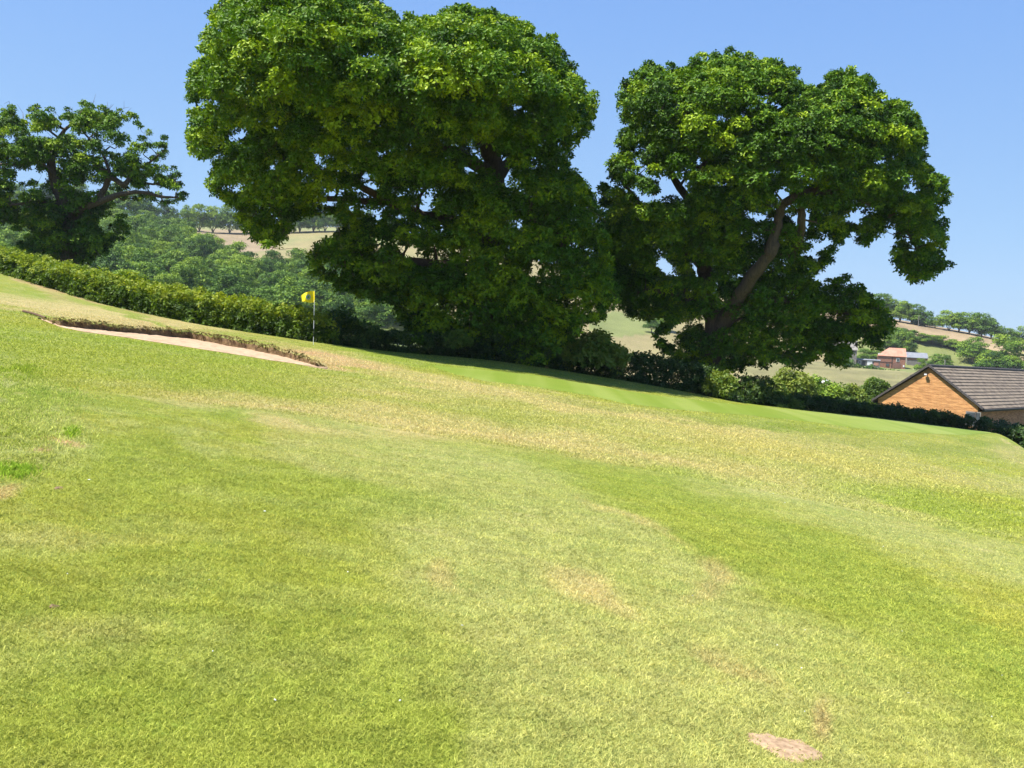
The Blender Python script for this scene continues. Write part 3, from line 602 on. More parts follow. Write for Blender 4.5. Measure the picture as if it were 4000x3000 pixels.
def leafobj(name, V, tt, mat, parent=None, origin=None):
    if origin is not None: V = V - np.asarray(origin)
    i = np.arange(len(V)//4)*4
    return link(name, mesh_np(name, V, np.c_[i, i+1, i+2, i+3], mat, attrs={"tone": ('FACE', tt)}), parent)

def crown_clumps(outline, holes, d0, T, N, R, seed, E=4.0, dens=None, mind=.62, clear=(), thr=(.29, .335, 450, 700), ns=75, front=((300, 900), (1.1, .5))):
    g = np.random.default_rng(seed); xs = [p[0] for p in outline]; ys = [p[1] for p in outline]
    M_ = N*50; x = g.uniform(min(xs), max(xs), M_); y = g.uniform(min(ys), max(ys), M_)
    ins = inpoly(x, y, outline); e = polydist(x, y, outline)*d0/F
    holes = [[(sum(q[0] for q in h)/len(h)*.2+p[0]*.8, sum(q[1] for q in h)/len(h)*.2+p[1]*.8) for p in h] for h in holes]
    jx = x + (fbm(x/22, y/22+seed, 3)-.5)*70; jy = y + (fbm(x/22+50, y/22, 3)-.5)*70
    for h in holes:
        hi = inpoly(jx, jy, h); he = polydist(jx, jy, h)*d0/F*.9
        ins &= ~hi; e = np.minimum(e, he*1.0+.0)
    if dens is not None: ins &= g.random(M_) < dens(x, y)
    ins &= fbm(x/ns+seed, y/ns, 3) > np.interp(y, [thr[2], thr[3]], [thr[0], thr[1]])
    if ns > 60: ins &= fbm(x/26+seed, y/26+7, 2) > np.interp(y, [350, 600, 1150, 1300], [.12, .28, .28, .2])
    x, y, e = x[ins], y[ins], e[ins]*1.0
    eo = polydist(x, y, outline)*d0/F
    half = T*np.sqrt(np.clip(1-(1-np.clip(eo/E, 0, 1))**2, .02, 1))
    fs = np.interp(y, front[0], front[1]); q = g.random(len(x)); off = np.where(q < .48, -half*fs*g.uniform(.72, 1.0, len(x)), np.where(q < .72, half*g.uniform(.7, 1, len(x)), half*g.uniform(-.75, .75, len(x))*np.where(g.random(len(x)) < .5, 1, fs)))
    off = np.maximum(off, -half*fs)
    for pl, hw, lim in clear:
        dd = np.full(len(x), 1e9)
        for (ax_, ay_), (bx_, by_) in zip(pl[:-1], pl[1:]):
            t = np.clip(((x-ax_)*(bx_-ax_)+(y-ay_)*(by_-ay_))/((bx_-ax_)**2+(by_-ay_)**2), 0, 1); dd = np.minimum(dd, np.hypot(x-ax_-t*(bx_-ax_), y-ay_-t*(by_-ay_)))
        k = ~((dd < hw) & (off < lim)); x, y, e, off, half = x[k], y[k], e[k], off[k], half[k]
    r = np.clip(np.minimum(R*g.uniform(.7, 1.25, len(x)), e*.9+.06), .2, R*1.3)
    P = np.array([up(x[i], y[i], d0+off[i]) for i in range(len(x))]); acc = []; A = np.zeros((N, 3)); AR = np.zeros(N); m = 0
    for i in range(len(x)):
        if m >= N: break
        if r[i] > e[i]+.09: continue
        if m and (np.linalg.norm(A[:m]-P[i], axis=1) < mind*(AR[:m]+r[i])*.75).any(): continue
        A[m] = P[i]; AR[m] = r[i]; m += 1
    # small sprays that fray the outline
    n2 = int(N*.32); ol = resample(list(outline)+[outline[0]], n2*3); k = g.permutation(len(ol))[:n2]
    sp = np.array([up(ol[i, 0]+g.normal()*9, ol[i, 1]+g.normal()*9, d0+g.normal()*T*.22) for i in k]); keepk = np.array([ol[i, 1] > -40 for i in k])
    return np.vstack([A[:m], sp[keepk]]), np.r_[AR[:m], g.uniform(.16, .34, keepk.sum())]
def resample(pl, n):
    pl = np.array(pl, float); s = np.r_[0, np.cumsum(np.hypot(*np.diff(pl, axis=0).T))]; t = np.linspace(0, s[-1], n)
    return np.c_[np.interp(t, s, pl[:, 0]), np.interp(t, s, pl[:, 1])]
def smooth_path(pts, n=5):
    pts = np.asarray(pts, float); out = []
    for i in range(len(pts)-1):
        p0 = pts[max(i-1, 0)]; p1 = pts[i]; p2 = pts[i+1]; p3 = pts[min(i+2, len(pts)-1)]
        for t in np.linspace(0, 1, n, endpoint=False):
            out.append(.5*((2*p1)+(-p0+p2)*t+(2*p0-5*p1+4*p2-p3)*t*t+(-p0+3*p1-3*p2+p3)*t**3))
    out.append(pts[-1]); return np.array(out)
def oak(name, label, group, base, d0, outline, holes, T, N, R, per, L, trunk, limbs, seed, dens=None, ivy=None, E=4.0, tone_fn=None, twigr=.05, barewigs=0, mind=.62, clear=(), thr=(.29, .335, 450, 700), ns=75, front=((300, 900), (1.1, .5))):
    root = empty(name, base); tag(root, label, "tree", group); g = np.random.default_rng(seed+1)
    A, AR = crown_clumps(outline, holes, d0, T, N, R, seed, E, dens, mind, clear, thr, ns, front)
    tone = .48 + g.normal(size=len(A))*.22
    if tone_fn is not None: tone = tone + tone_fn(A)
    rad = np.c_[AR, AR, AR*.72]
    V, tt = leaves(A, rad, per, L, seed+2, k=4, tone=tone)
    leafobj("crown", V, tt, M_OAK, root, base)
    nodes = []
    def line(nm, pl, first):
        keepd = any(k[0] == 3010 or k[0] == 3005 or k[0] == 3130 for k in pl) or d0 > 70
        W = [up(p[0], p[1], d0+(p[2]*(.72*float(np.interp(p[1], front[0], front[1])) if len(trunk) != len(pl) or first else .8) if p[2] < 0 and not keepd else p[2])) for p in pl]; rr = [p[3] for p in pl]
        if first: W[0] = np.array(base) - [0, 0, .3]
        S_ = smooth_path(W, 5); rs = np.interp(np.linspace(0, len(pl)-1, len(S_)), np.arange(len(pl)), rr)
        S_[1:-1] += g.normal(size=(len(S_)-2, 3))*rs[1:-1, None]*.12
        MB().tube(S_-base, rs, 12 if rr[0] > .3 else 9, wob=.10).build(nm, M_BARK, root, smooth=True)
        nodes.extend([(p, r) for p, r in zip(S_[2:], rs[2:])])
    line("trunk", trunk, True)
    for l in limbs: line("limb", l, False)
    NP = np.array([n_[0] for n_ in nodes]); NR = np.array([n_[1] for n_ in nodes]); mb = MB()
    order = np.argsort([np.min(np.linalg.norm(NP-a, axis=1)) for a in A])
    EP = NP.copy(); ER = NR.copy()
    for q, i in enumerate(order):
        a = A[i]; dd = np.linalg.norm(EP-a, axis=1) + 1.2*np.clip(EP[:, 2]-a[2], 0, None) + .5/np.maximum(ER, .02)*.02; j = int(np.argmin(dd))
        s = EP[j]; ln = np.linalg.norm(a-s)
        if ln < .3: continue
        m1 = s*.6+a*.4 + g.normal(size=3)*ln*.1; m2 = s*.25+a*.75 + g.normal(size=3)*ln*.1 + [0, 0, ln*.06]
        r0 = min(ER[j]*.7, twigr + .028*ln); path = smooth_path([s, m1, m2, a], 2)
        rr = np.linspace(r0, max(.012, r0*.3), len(path)); mb.tube(path-base, rr, 5, cap=False)
        EP = np.vstack([EP, path[2:]]); ER = np.r_[ER, rr[2:]]
    for q in range(barewigs):
        i = g.integers(0, len(A)); a = A[i]; o_ = a - np.array(up(300, 800, d0)); o_ /= np.linalg.norm(o_)
        p = [a, a+o_*.5+g.normal(size=3)*.15, a+o_*.9+g.normal(size=3)*.3]; mb.tube(np.array(p)-base, [.025, .015, .008], 4, cap=False)
        b2 = p[1]; mb.tube(np.array([b2, b2+o_*.3+g.normal(size=3)*.3])-base, [.012, .006], 4, cap=False)
    mb.build("twigs", M_BARK, root, smooth=True)
    if ivy is not None:
        c, r, tn, pr = ivy; V, tt = leaves(c, r, pr, .13, seed+5, k=4, tone=np.full(len(c), tn)); leafobj("ivy", V, tt, M_HEDGED, root, base)
    return root
def sc(pl): return [(x*1.8083, y*1.8083) for x, y in pl]
def rect(x0, y0, x1, y1, j=8):
    return [(x0, (y0+y1)/2), (x0+(x1-x0)*.3, y0), (x1-(x1-x0)*.2, y0+j), (x1, (y0+y1)/2+j), (x1-(x1-x0)*.35, y1), (x0+(x1-x0)*.25, y1-j)]

# --- big oak, centre left
O1 = sc([(500, 0), (470, 30), (450, 70), (440, 100), (455, 125), (425, 150), (413, 200), (425, 260), (413, 300), (425, 328), (440, 337), (470, 322), (492, 318), (480, 345), (458, 385), (465, 412), (490, 430), (510, 455), (535, 480), (560, 512), (585, 524), (612, 510), (628, 482), (650, 465), (690, 455), (728, 452), (738, 470), (762, 492), (745, 515), (700, 528), (673, 562), (690, 592), (740, 615), (800, 640), (850, 652), (868, 690), (900, 735), (1000, 775), (1150, 785), (1210, 760), (1250, 700), (1300, 680), (1330, 640), (1305, 600), (1310, 540), (1297, 480), (1280, 440), (1260, 412), (1250, 382), (1218, 362), (1225, 330), (1235, 300), (1265, 288), (1272, 250), (1282, 220), (1265, 200), (1240, 165), (1218, 140), (1192, 100), (1160, 88), (1120, 60), (1050, 36), (1018, 22), (960, 30), (900, 46), (868, 50), (835, 32), (800, 10), (775, -20), (735, -50), (620, -65), (530, -40)])
H1 = [rect(1222, 600, 1275, 655), rect(1390, 705, 1500, 765), rect(878, 515, 925, 575), rect(930, 520, 985, 545), rect(820, 405, 860, 432), rect(1798, 640, 1860, 685), rect(1948, 635, 2008, 705), rect(1978, 412, 2045, 455), rect(1610, 790, 1705, 852), rect(2050, 1060, 2110, 1100), rect(1040, 640, 1090, 680), rect(1700, 880, 1740, 910), rect(1100, 500, 1130, 520),
      rect(1545, 960, 1640, 1000), rect(1800, 1000, 1830, 1060), rect(1190, 820, 1290, 850), rect(1460, 830, 1520, 870), rect(2010, 860, 2060, 900), rect(2350, 900, 2380, 960)]
def dens1(x, y): return 1 - .45*np.exp(-((x-1350)/250)**2-((y-700)/110)**2) - .35*np.exp(-((x-2080)/160)**2-((y-700)/220)**2) 
b1 = up(1890, 1290, 47.8); b1[2] = terr(b1[0], b1[1])
def tr(pl): return pl
tone1 = lambda A: .0*A[:, 0]
oak("oak_tree", "huge spreading oak with the broadest dark crown, centre left behind the hedge", "oaks along the hedge", b1, 47.8, O1, H1, 7.6, 1700, .80, 76, .175,
    [(1890, 1290, 0, .85), (1890, 1180, 0, .62), (1905, 1050, 0, .52), (1925, 900, 0, .46), (1940, 760, 0, .44), (1930, 640, 0, .40), (1890, 560, -.6, .36)],
    [[(1925, 900, 0, .40), (1800, 870, -1, .3), (1650, 840, -2, .26), (1520, 790, -3, .2), (1350, 700, -3.5, .14), (1150, 640, -4, .07)],
     [(1935, 690, 0, .36), (1800, 610, -2, .26), (1650, 540, -3.5, .24), (1580, 430, -4, .18), (1530, 360, -4.5, .1)],
     [(1890, 560, -.6, .36), (1850, 420, -1, .24), (1880, 260, -1, .14), (1900, 130, 0, .06)],
     [(1935, 700, 0, .32), (2060, 560, 2, .22), (2160, 420, 2, .12), (2200, 330, 2, .06)],
     [(1905, 1050, 0, .3), (1700, 1030, -2, .2), (1500, 1020, -3.5, .14), (1320, 1040, -4, .07)],
     [(1650, 540, -3.5, .2), (1350, 420, -3, .15), (1050, 350, -2, .10), (900, 300, -1, .05)],
     [(1520, 790, -3, .18), (1250, 780, -1, .12), (1050, 850, 0, .06)],
     [(1900, 1080, 0, .3), (2080, 1000, 1, .2), (2230, 940, 2, .1)],
     [(1850, 420, -1, .2), (1600, 260, 1, .13), (1300, 120, 2, .07)],
     [(1925, 850, 0, .3), (2050, 840, -3, .2), (2150, 900, -5, .1)]], 100, dens1, clear=[([(1935, 760), (1935, 600), (1890, 560)], 34, .3), ([(1890, 570), (1650, 540), (1560, 420)], 26, -3.6)], front=((250, 850), (1.42, .42)))

# --- second oak, right of centre
O2 = sc([(1400, 145), (1345, 200), (1350, 235), (1362, 280), (1340, 310), (1350, 330), (1320, 370), (1327, 388), (1308, 412), (1315, 470), (1302, 510), (1285, 600), (1310, 650), (1350, 660), (1378, 682), (1400, 690), (1425, 672), (1452, 688), (1408, 740), (1440, 760), (1490, 792), (1560, 802), (1620, 790), (1690, 770), (1720, 792), (1745, 770), (1780, 756), (1800, 782), (1818, 785), (1836, 745), (1850, 732), (1868, 735), (1888, 752), (1902, 722), (1927, 712), (1915, 680), (1870, 645), (1850, 628), (1808, 600), (1782, 632), (1742, 612), (1728, 592), (1760, 587), (1788, 560), (1800, 532), (1828, 512), (1840, 498), (1855, 500), (1867, 525), (1895, 490), (1932, 478), (1948, 520), (1938, 560), (1965, 608), (2000, 592), (2037, 572), (2035, 500), (2015, 450), (2042, 420), (2030, 390), (1990, 350), (1975, 330), (1992, 300), (1970, 250), (1930, 222), (1900, 225), (1888, 190), (1842, 165), (1810, 163), (1780, 190), (1740, 200), (1700, 158), (1680, 140), (1620, 133), (1570, 120), (1520, 133), (1480, 150), (1430, 155)])
H2 = [rect(3020, 716, 3095, 860), rect(3125, 812, 3172, 868), rect(3495, 718, 3592, 768), rect(3422, 612, 3478, 660), rect(2990, 388, 3070, 432), rect(2792, 455, 2846, 500), rect(2702, 592, 2756, 672), rect(2470, 756, 2572, 794), rect(2640, 674, 2706, 790), rect(2884, 418, 2922, 468), rect(2460, 620, 2540, 700),
      rect(3180, 940, 3240, 1000), rect(3310, 800, 3380, 850), rect(3130, 960, 3180, 990), rect(3455, 850, 3480, 900), rect(2640, 400, 2670, 425), rect(2560, 1010, 2640, 1080), rect(2700, 1030, 2760, 1090), rect(3300, 850, 3380, 890), rect(3540, 920, 3580, 1000), rect(3150, 690, 3190, 730), rect(2470, 1230, 2500, 1260), rect(3000, 1290, 3060, 1330)]
def dens2(x, y): return 1 - .5*np.exp(-((x-2560)/160)**2-((y-720)/120)**2) - .45*np.exp(-((x-3280)/150)**2-((y-840)/90)**2)
b2 = up(2790, 1420, 53.0); b2[2] = terr(b2[0], b2[1])
oak("oak_tree", "second large oak right of centre with a bare bent limb and drooping right side", "oaks along the hedge", b2, 53.0, O2, H2, 4.8, 1500, .76, 72, .175,
    [(2790, 1420, 0, .85), (2790, 1330, 0, .6), (2775, 1200, 0, .45), (2755, 1050, 1, .40), (2735, 850, 1, .36), (2725, 720, 1, .30), (2800, 560, 1, .2), (2880, 450, 1, .1)],
    [[(2795, 1310, 0, .5), (2870, 1190, -1.2, .38), (2935, 1080, -2.2, .33), (3010, 985, -2.9, .29), (3025, 950, -3.0, .26)],
     [(3005, 1000, -2.9, .30), (3035, 880, -3.0, .22), (3055, 810, -3, .22), (3110, 765, -3, .2), (3220, 745, -3, .22), (3340, 770, -2, .14), (3480, 840, -1, .08)],
     [(3090, 1010, -1.0, .16), (3120, 940, -2.2, .2), (3130, 870, -2.8, .22), (3130, 800, -2.9, .2), (3150, 755, -3.0, .16)],
     [(2755, 1050, 0, .28), (2620, 920, -2, .2), (2500, 800, -2.5, .12), (2430, 700, -2, .06)],
     [(2870, 1190, -1.2, .26), (3050, 1170, -1, .2), (3250, 1210, -1, .12), (3380, 1240, -1, .06)],
     [(2735, 850, 1, .26), (2600, 640, 0, .16), (2540, 450, 0, .08)],
     [(3220, 745, -3, .18), (3300, 600, -2, .13), (3400, 480, 0, .07)],
     [(2800, 560, 1, .16), (2980, 430, 0, .1), (3060, 330, 0, .05)],
     [(3480, 840, -1, .09), (3560, 930, 0, .07), (3600, 1030, 0, .04)],
     [(2775, 1220, 0, .25), (2640, 1150, -3, .16), (2520, 1130, -4, .08)]], 200, dens2, clear=[([(2800, 1330), (2870, 1190), (2935, 1080), (3010, 985), (3025, 950)], 33, -1.0), ([(3025, 950), (3040, 870), (3060, 810), (3120, 762), (3230, 745)], 28, -2.4)], front=((700, 1060), (1.15, .32)))

# --- smaller gnarled oak at the left edge
O3 = [(-150, 520), (0, 490), (20, 440), (50, 428), (68, 468), (100, 470), (150, 425), (182, 440), (222, 475), (240, 438), (290, 438), (330, 408), (390, 438), (402, 465), (460, 430), (478, 450), (520, 460), (540, 492), (592, 505), (562, 545), (600, 560), (640, 545), (648, 572), (622, 620), (592, 645), (600, 680), (660, 665), (704, 695), (680, 725), (704, 745), (722, 772), (640, 785), (560, 768), (500, 762), (440, 795), (400, 812), (425, 850), (380, 875), (400, 905), (480, 850), (498, 890), (455, 925), (415, 960), (425, 990), (350, 1020), (120, 1010), (85, 960), (150, 905), (60, 885), (0, 860), (-120, 850), (-260, 700)]
H3 = [rect(40, 660, 175, 720), rect(310, 500, 370, 560), rect(420, 560, 500, 610), rect(440, 690, 520, 745), rect(540, 590, 600, 650), rect(30, 740, 90, 800), rect(130, 690, 185, 730), rect(390, 640, 440, 670), rect(560, 700, 620, 740), rect(230, 480, 290, 520), rect(590, 510, 640, 545), rect(100, 470, 140, 520), rect(440, 490, 490, 530), rect(510, 530, 550, 560)]
def dens3(x, y): return np.where(y > 800, 1, .75)
b3 = up(262, 1010, 74.0); b3[2] = terr(b3[0], b3[1])
ivc = np.array([up(262+rng.normal()*34, 1040-rng.random()*190, 74+rng.normal()*.6) for _ in range(60)])
oak("oak_tree", "smaller gnarled oak with sparse crown and bare twigs at the left edge", "oaks along the hedge", b3, 74.0, O3, H3, 3.6, 560, .58, 56, .18,
    [(262, 1040, 0, .8), (265, 960, 0, .62), (268, 880, 0, .52), (240, 780, 0, .4), (217, 720, 0, .36), (199, 630, 0, .3), (230, 540, 0, .16), (290, 470, 0, .07)],
    [[(268, 870, 0, .5), (300, 830, -.8, .34), (362, 800, -1.5, .26), (452, 765, -2, .2), (542, 750, -2, .14), (633, 768, -1.5, .11), (700, 772, -1, .05)],
     [(370, 795, -1.5, .28), (405, 745, -1.5, .2), (432, 694, -1.5, .19), (488, 720, -2, .2), (520, 660, -1.5, .14), (565, 648, -1, .1), (624, 603, -1, .04)],
     [(210, 690, 0, .22), (158, 640, -1, .14), (68, 644, -1, .1), (-20, 640, 0, .05)],
     [(432, 694, -1.5, .16), (400, 600, -1, .1), (316, 508, 0, .05)],
     [(250, 800, 0, .2), (150, 790, -1, .13), (40, 800, -2, .07)],
     [(520, 700, -1.5, .12), (600, 720, -1.2, .08), (690, 700, -1, .035)]], 300, dens3, ivy=(ivc, np.tile([.5, .5, .5], (60, 1)), .3, 40), E=3.0, barewigs=60, mind=.55, clear=[([(262, 1000), (265, 880), (217, 720), (199, 630)], 26, -.2), ([(290, 850), (362, 802), (452, 768), (542, 750), (633, 768)], 16, .5), ([(370, 795), (432, 694), (500, 720)], 14, .5)], thr=(.40, .28, 780, 860), ns=34)

# ------------------------------------------------------------------ hedges and shrubs
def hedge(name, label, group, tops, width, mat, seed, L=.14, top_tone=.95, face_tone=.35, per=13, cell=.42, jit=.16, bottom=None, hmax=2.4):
    W = np.array([up(*t) for t in tops]); S_ = np.r_[0, np.cumsum(np.linalg.norm(np.diff(W, axis=0), axis=1))]
    n = int(S_[-1]/cell); s = np.linspace(0, S_[-1], n); Q = np.c_[[np.interp(s, S_, W[:, k]) for k in range(3)]].T
    tn = np.gradient(Q[:, :2], axis=0); tn /= np.linalg.norm(tn, axis=1)[:, None]; nr = np.c_[-tn[:, 1], tn[:, 0]]
    nr *= np.sign((nr*Q[:, :2]).sum(1))[:, None]          # away from the camera
    g = np.random.default_rng(seed); c = []; r = []; tone = []
    zb = terr(Q[:, 0], Q[:, 1]); hv = (fbm(s*.35, s*0+seed)-.5)*.5
    for i in range(n):
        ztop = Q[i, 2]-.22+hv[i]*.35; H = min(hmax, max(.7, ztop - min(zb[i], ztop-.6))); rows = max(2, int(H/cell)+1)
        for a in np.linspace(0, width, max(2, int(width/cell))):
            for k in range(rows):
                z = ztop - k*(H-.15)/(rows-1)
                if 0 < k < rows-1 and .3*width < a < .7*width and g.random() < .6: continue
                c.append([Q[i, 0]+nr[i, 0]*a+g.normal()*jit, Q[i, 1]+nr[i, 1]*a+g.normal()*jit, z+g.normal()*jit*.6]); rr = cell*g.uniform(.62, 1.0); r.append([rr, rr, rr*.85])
                tone.append((top_tone if k == 0 else face_tone) + g.normal()*.14)  # new growth lightens the top; shade on the face is painted darker
    base = np.array([Q[n//2, 0], Q[n//2, 1], zb[n//2]]); root = empty(name, base); tag(root, label, "hedge", group)
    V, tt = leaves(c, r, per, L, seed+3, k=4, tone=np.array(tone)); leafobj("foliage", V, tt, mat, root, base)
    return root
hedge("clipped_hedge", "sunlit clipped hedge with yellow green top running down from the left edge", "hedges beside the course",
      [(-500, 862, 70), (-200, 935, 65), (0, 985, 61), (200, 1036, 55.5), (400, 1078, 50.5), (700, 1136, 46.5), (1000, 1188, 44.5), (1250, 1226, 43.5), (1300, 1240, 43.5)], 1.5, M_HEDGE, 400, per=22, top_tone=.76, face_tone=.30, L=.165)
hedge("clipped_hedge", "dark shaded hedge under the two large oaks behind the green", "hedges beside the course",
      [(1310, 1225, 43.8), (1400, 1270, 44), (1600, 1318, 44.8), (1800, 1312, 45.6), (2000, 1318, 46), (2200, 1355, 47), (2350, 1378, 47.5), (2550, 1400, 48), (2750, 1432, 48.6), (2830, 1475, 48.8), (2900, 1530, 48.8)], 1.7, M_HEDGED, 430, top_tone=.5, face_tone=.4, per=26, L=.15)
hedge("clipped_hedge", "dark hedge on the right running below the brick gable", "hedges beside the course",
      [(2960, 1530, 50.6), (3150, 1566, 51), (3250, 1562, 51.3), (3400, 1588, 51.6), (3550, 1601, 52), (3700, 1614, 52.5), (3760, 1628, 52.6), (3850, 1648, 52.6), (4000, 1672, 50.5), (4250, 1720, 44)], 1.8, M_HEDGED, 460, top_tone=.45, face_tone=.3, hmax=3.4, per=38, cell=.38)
def shrub(name, label, px, py, d, w, h, mat, seed, tone=.55, per=26, L=.17, group=None, cat="bush", n=26, part="foliage"):
    """px, py: centre of the top edge; w, h in metres"""
    top = up(px, py, d); g = np.random.default_rng(seed); zb = min(terr(top[0], top[1]), top[2]-h*.8); base = np.array([top[0], top[1], zb])
    c = []; r = []; hh = top[2]-zb
    for _ in range(n):
        a = g.uniform(0, 6.28); q = math.sqrt(g.random()); z = g.random(); zz = (1-.5*h/hh*1) if False else None
        x = w/2*q*math.cos(a); y = w/2*q*math.sin(a)*.9; env = math.sqrt(max(0.0, 1-(q*.92)**2)); z = top[2]-h + h*(.15+.8*g.random()**.6)*env*1.0 if True else 0
        rr = min(w, h)*g.uniform(.16, .26); c.append([base[0]+x*.88, base[1]+y*.88, z-rr*.3]); r.append([rr, rr, rr*.85])
    root = empty(name, base); tag(root, label, cat, group)
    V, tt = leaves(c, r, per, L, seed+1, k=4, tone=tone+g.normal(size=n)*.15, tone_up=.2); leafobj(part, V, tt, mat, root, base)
    return root
shrub("bush", "leafy yellow green shrub rising above the dark hedge between the two large oaks", 2310, 1275, 47.5, 3.6, 2.4, M_BUSH, 501, .8, 40, .22, n=44)
shrub("bush", "small bright green bush in the shade under the largest oak", 1790, 1282, 44.6, 1.1, .9, M_BUSH, 503, .35, 20, .15)
shrub("bush", "low sunlit bush at the right end of the dark hedge", 2815, 1450, 47.8, 2.0, 1.3, M_BUSH, 505, .55, 26, .17)
shrub("bush", "wide brambly bush beside the putting green below the second oak", 3040, 1520, 50.5, 2.8, 1.7, M_BUSH, 507, .4, 34, .16, n=40)
shrub("bush", "small dark elder shrub under the second oak beside the brambly bush", 2945, 1462, 50.5, 3.0, 1.9, M_HEDGED, 509, .5, 34, .17, n=40)
shrub("bush", "green bush beyond the hedge with the lightest leaves under the second oak", 3090, 1445, 78, 4.6, 3.4, M_BUSH, 511, .65, 50, .25, n=40)
shrub("bush", "blue green bush beyond the hedge right of the lightest one", 3190, 1470, 84, 5.0, 3.0, M_WOOD, 513, .7, 50, .26, n=40)
shrub("bush", "round dense bush just left of the bungalow roof", 3428, 1478, 92, 3.6, 4.0, M_BUSH, 515, .3, 60, .24, n=46)
shrub("bush", "low green bush between the round one and the blue green one", 3310, 1498, 90, 5.0, 3.0, M_BUSH, 517, .45, 50, .26, n=40)
shrub("bush", "dark low bush above the right hedge, lower left of the bungalow gable", 3330, 1545, 66, 3.6, 2.2, M_HEDGED, 519, .6, 40, .2)

# ------------------------------------------------------------------ bungalow
dL, dR = 72.6, 67.6
eL = up(3408, 1566, dL); eR = up(3838, 1598, dR); gv = (eR-eL); Wd = np.linalg.norm(gv[:2]); gx = np.array([gv[0], gv[1], 0])/Wd; gy = np.array([-gx[1], gx[0], 0]); gz = np.array([0, 0, 1.0])
ez = (eL[2]+eR[2])/2; O = np.array([(eL[0]+eR[0])/2, (eL[1]+eR[1])/2, ez]); apex = up(3625, 1430, (dL+dR)/2); rise = apex[2]-ez; LEN = 27.0; WH = Wd/2
rotz = math.atan2(gx[1], gx[0]); gb = O[2]-2.7
root = empty("brick_bungalow", (O[0], O[1], gb), rotz); tag(root, "orange brick bungalow with a sunlit gable and brown tiled roof at the right edge", "house")
E0 = 2.7; slope = math.atan2(rise, WH); ov = .35
mb = MB(); w2 = WH-ov; hy = ov*math.tan(slope)
mb.prism([(-w2, .16, -.6), (w2, .16, -.6), (w2, .16, E0+hy-.10), (0, .16, E0+rise-.14), (-w2, .16, E0+hy-.10)], (0, .39, 0)); mb.build("wall", M_BRICK, root)
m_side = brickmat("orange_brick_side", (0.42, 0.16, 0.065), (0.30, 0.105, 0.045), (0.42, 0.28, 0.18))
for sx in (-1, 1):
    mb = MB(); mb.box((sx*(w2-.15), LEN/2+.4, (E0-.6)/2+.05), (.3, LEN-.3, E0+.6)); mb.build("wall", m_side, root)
mb = MB(); mb.prism([(-w2, 0, 0), (w2, 0, 0), (w2, 0, E0+hy-.10), (0, 0, E0+rise-.14), (-w2, 0, E0+hy-.10)], (0, .3, 0)); 
for v in mb.v: v[:, 1] += LEN
mb.build("wall", M_BRICK, root)
for sx, nm in ((-1, "roof_slope"), (1, "roof_slope")):
    mb = MB(); n = 13; a = np.array([math.cos(slope)*-sx, 0, math.sin(slope)]); nn = np.array([math.sin(slope)*sx, 0, math.cos(slope)]); Ls = WH/math.cos(slope); st = Ls/n
    e0 = np.array([sx*WH, 0, E0])
    for i in range(n):
        c0 = e0 + a*st*i
        k0, k1 = .060, .0; pr = [c0 + nn*k0, c0 + a*st*1.04 + nn*(k1+.012), c0 + a*st*1.04 - nn*.03, c0 - nn*.008]
        nt_ = 52; tw = (LEN+.3)/nt_
        for q in range(0, 1):
            mb.prism([p + np.array([0, .10, 0]) for p in pr], (0, LEN+.3, 0))
    o = mb.build(nm, M_TILE, root)
    # verge caps along the rake
    mb = MB(); nv = 13
    for i in range(nv):
        c0 = e0 + a*(Ls/nv)*(i+.5) + np.array([0, .06, 0]) + nn*(.045); t = a*math.cos(.05)+nn*-.05*1; mb.box(c0, (Ls/nv*1.03, .17, .13), [t/np.linalg.norm(t), [0, 1, 0], nn])
    mb.build("verge", M_VERGE, root)
    mb = MB(); mb.box(e0+np.array([-sx*.02, LEN/2+.2, -.10]), (.05, LEN+.1, .16)); mb.tube([e0+np.array([sx*.08, .1, -.05]), e0+np.array([sx*.08, LEN, -.05])], .055, 8); mb.build("gutter", M_VERGE, root)
    mb = MB(); mb.box(np.array([sx*(WH-ov/2), LEN/2+.4, E0-.14]), (ov, LEN, .02)); mb.build("soffit", M_DARK, root)
mb = MB()
for i in range(60): mb.tube([(0, .1+i*.45, E0+rise+.03), (0, .1+i*.45+.44, E0+rise+.03)], [.11, .115], 8)
mb.build("ridge", M_VERGE, root)
# security lamp, window
mb = MB(); mb.box((-.10, .10, E0+rise-.62), (.06, .16, .05)); mb.box((-.14, .0, E0+rise-.60), (.22, .12, .14)); lamp = mb.build("security_lamp", M_BLACK, root)
MB().box((-.14, -.065, E0+rise-.60), (.18, .02, .10)).build("lamp_glass", M_WHITE, lamp)
wn = MB().box((3.2, .155, E0-.70), (1.0, .05, 1.0)).build("window", M_STONE, root)
MB().box((3.2, .125, E0-.70), (.86, .02, .86)).build("pane", M_GLASS, wn)
MB().box((w2-.1, .12, E0-1.9), (.07, .07, 3.4)).build("downpipe", M_VERGE, root)

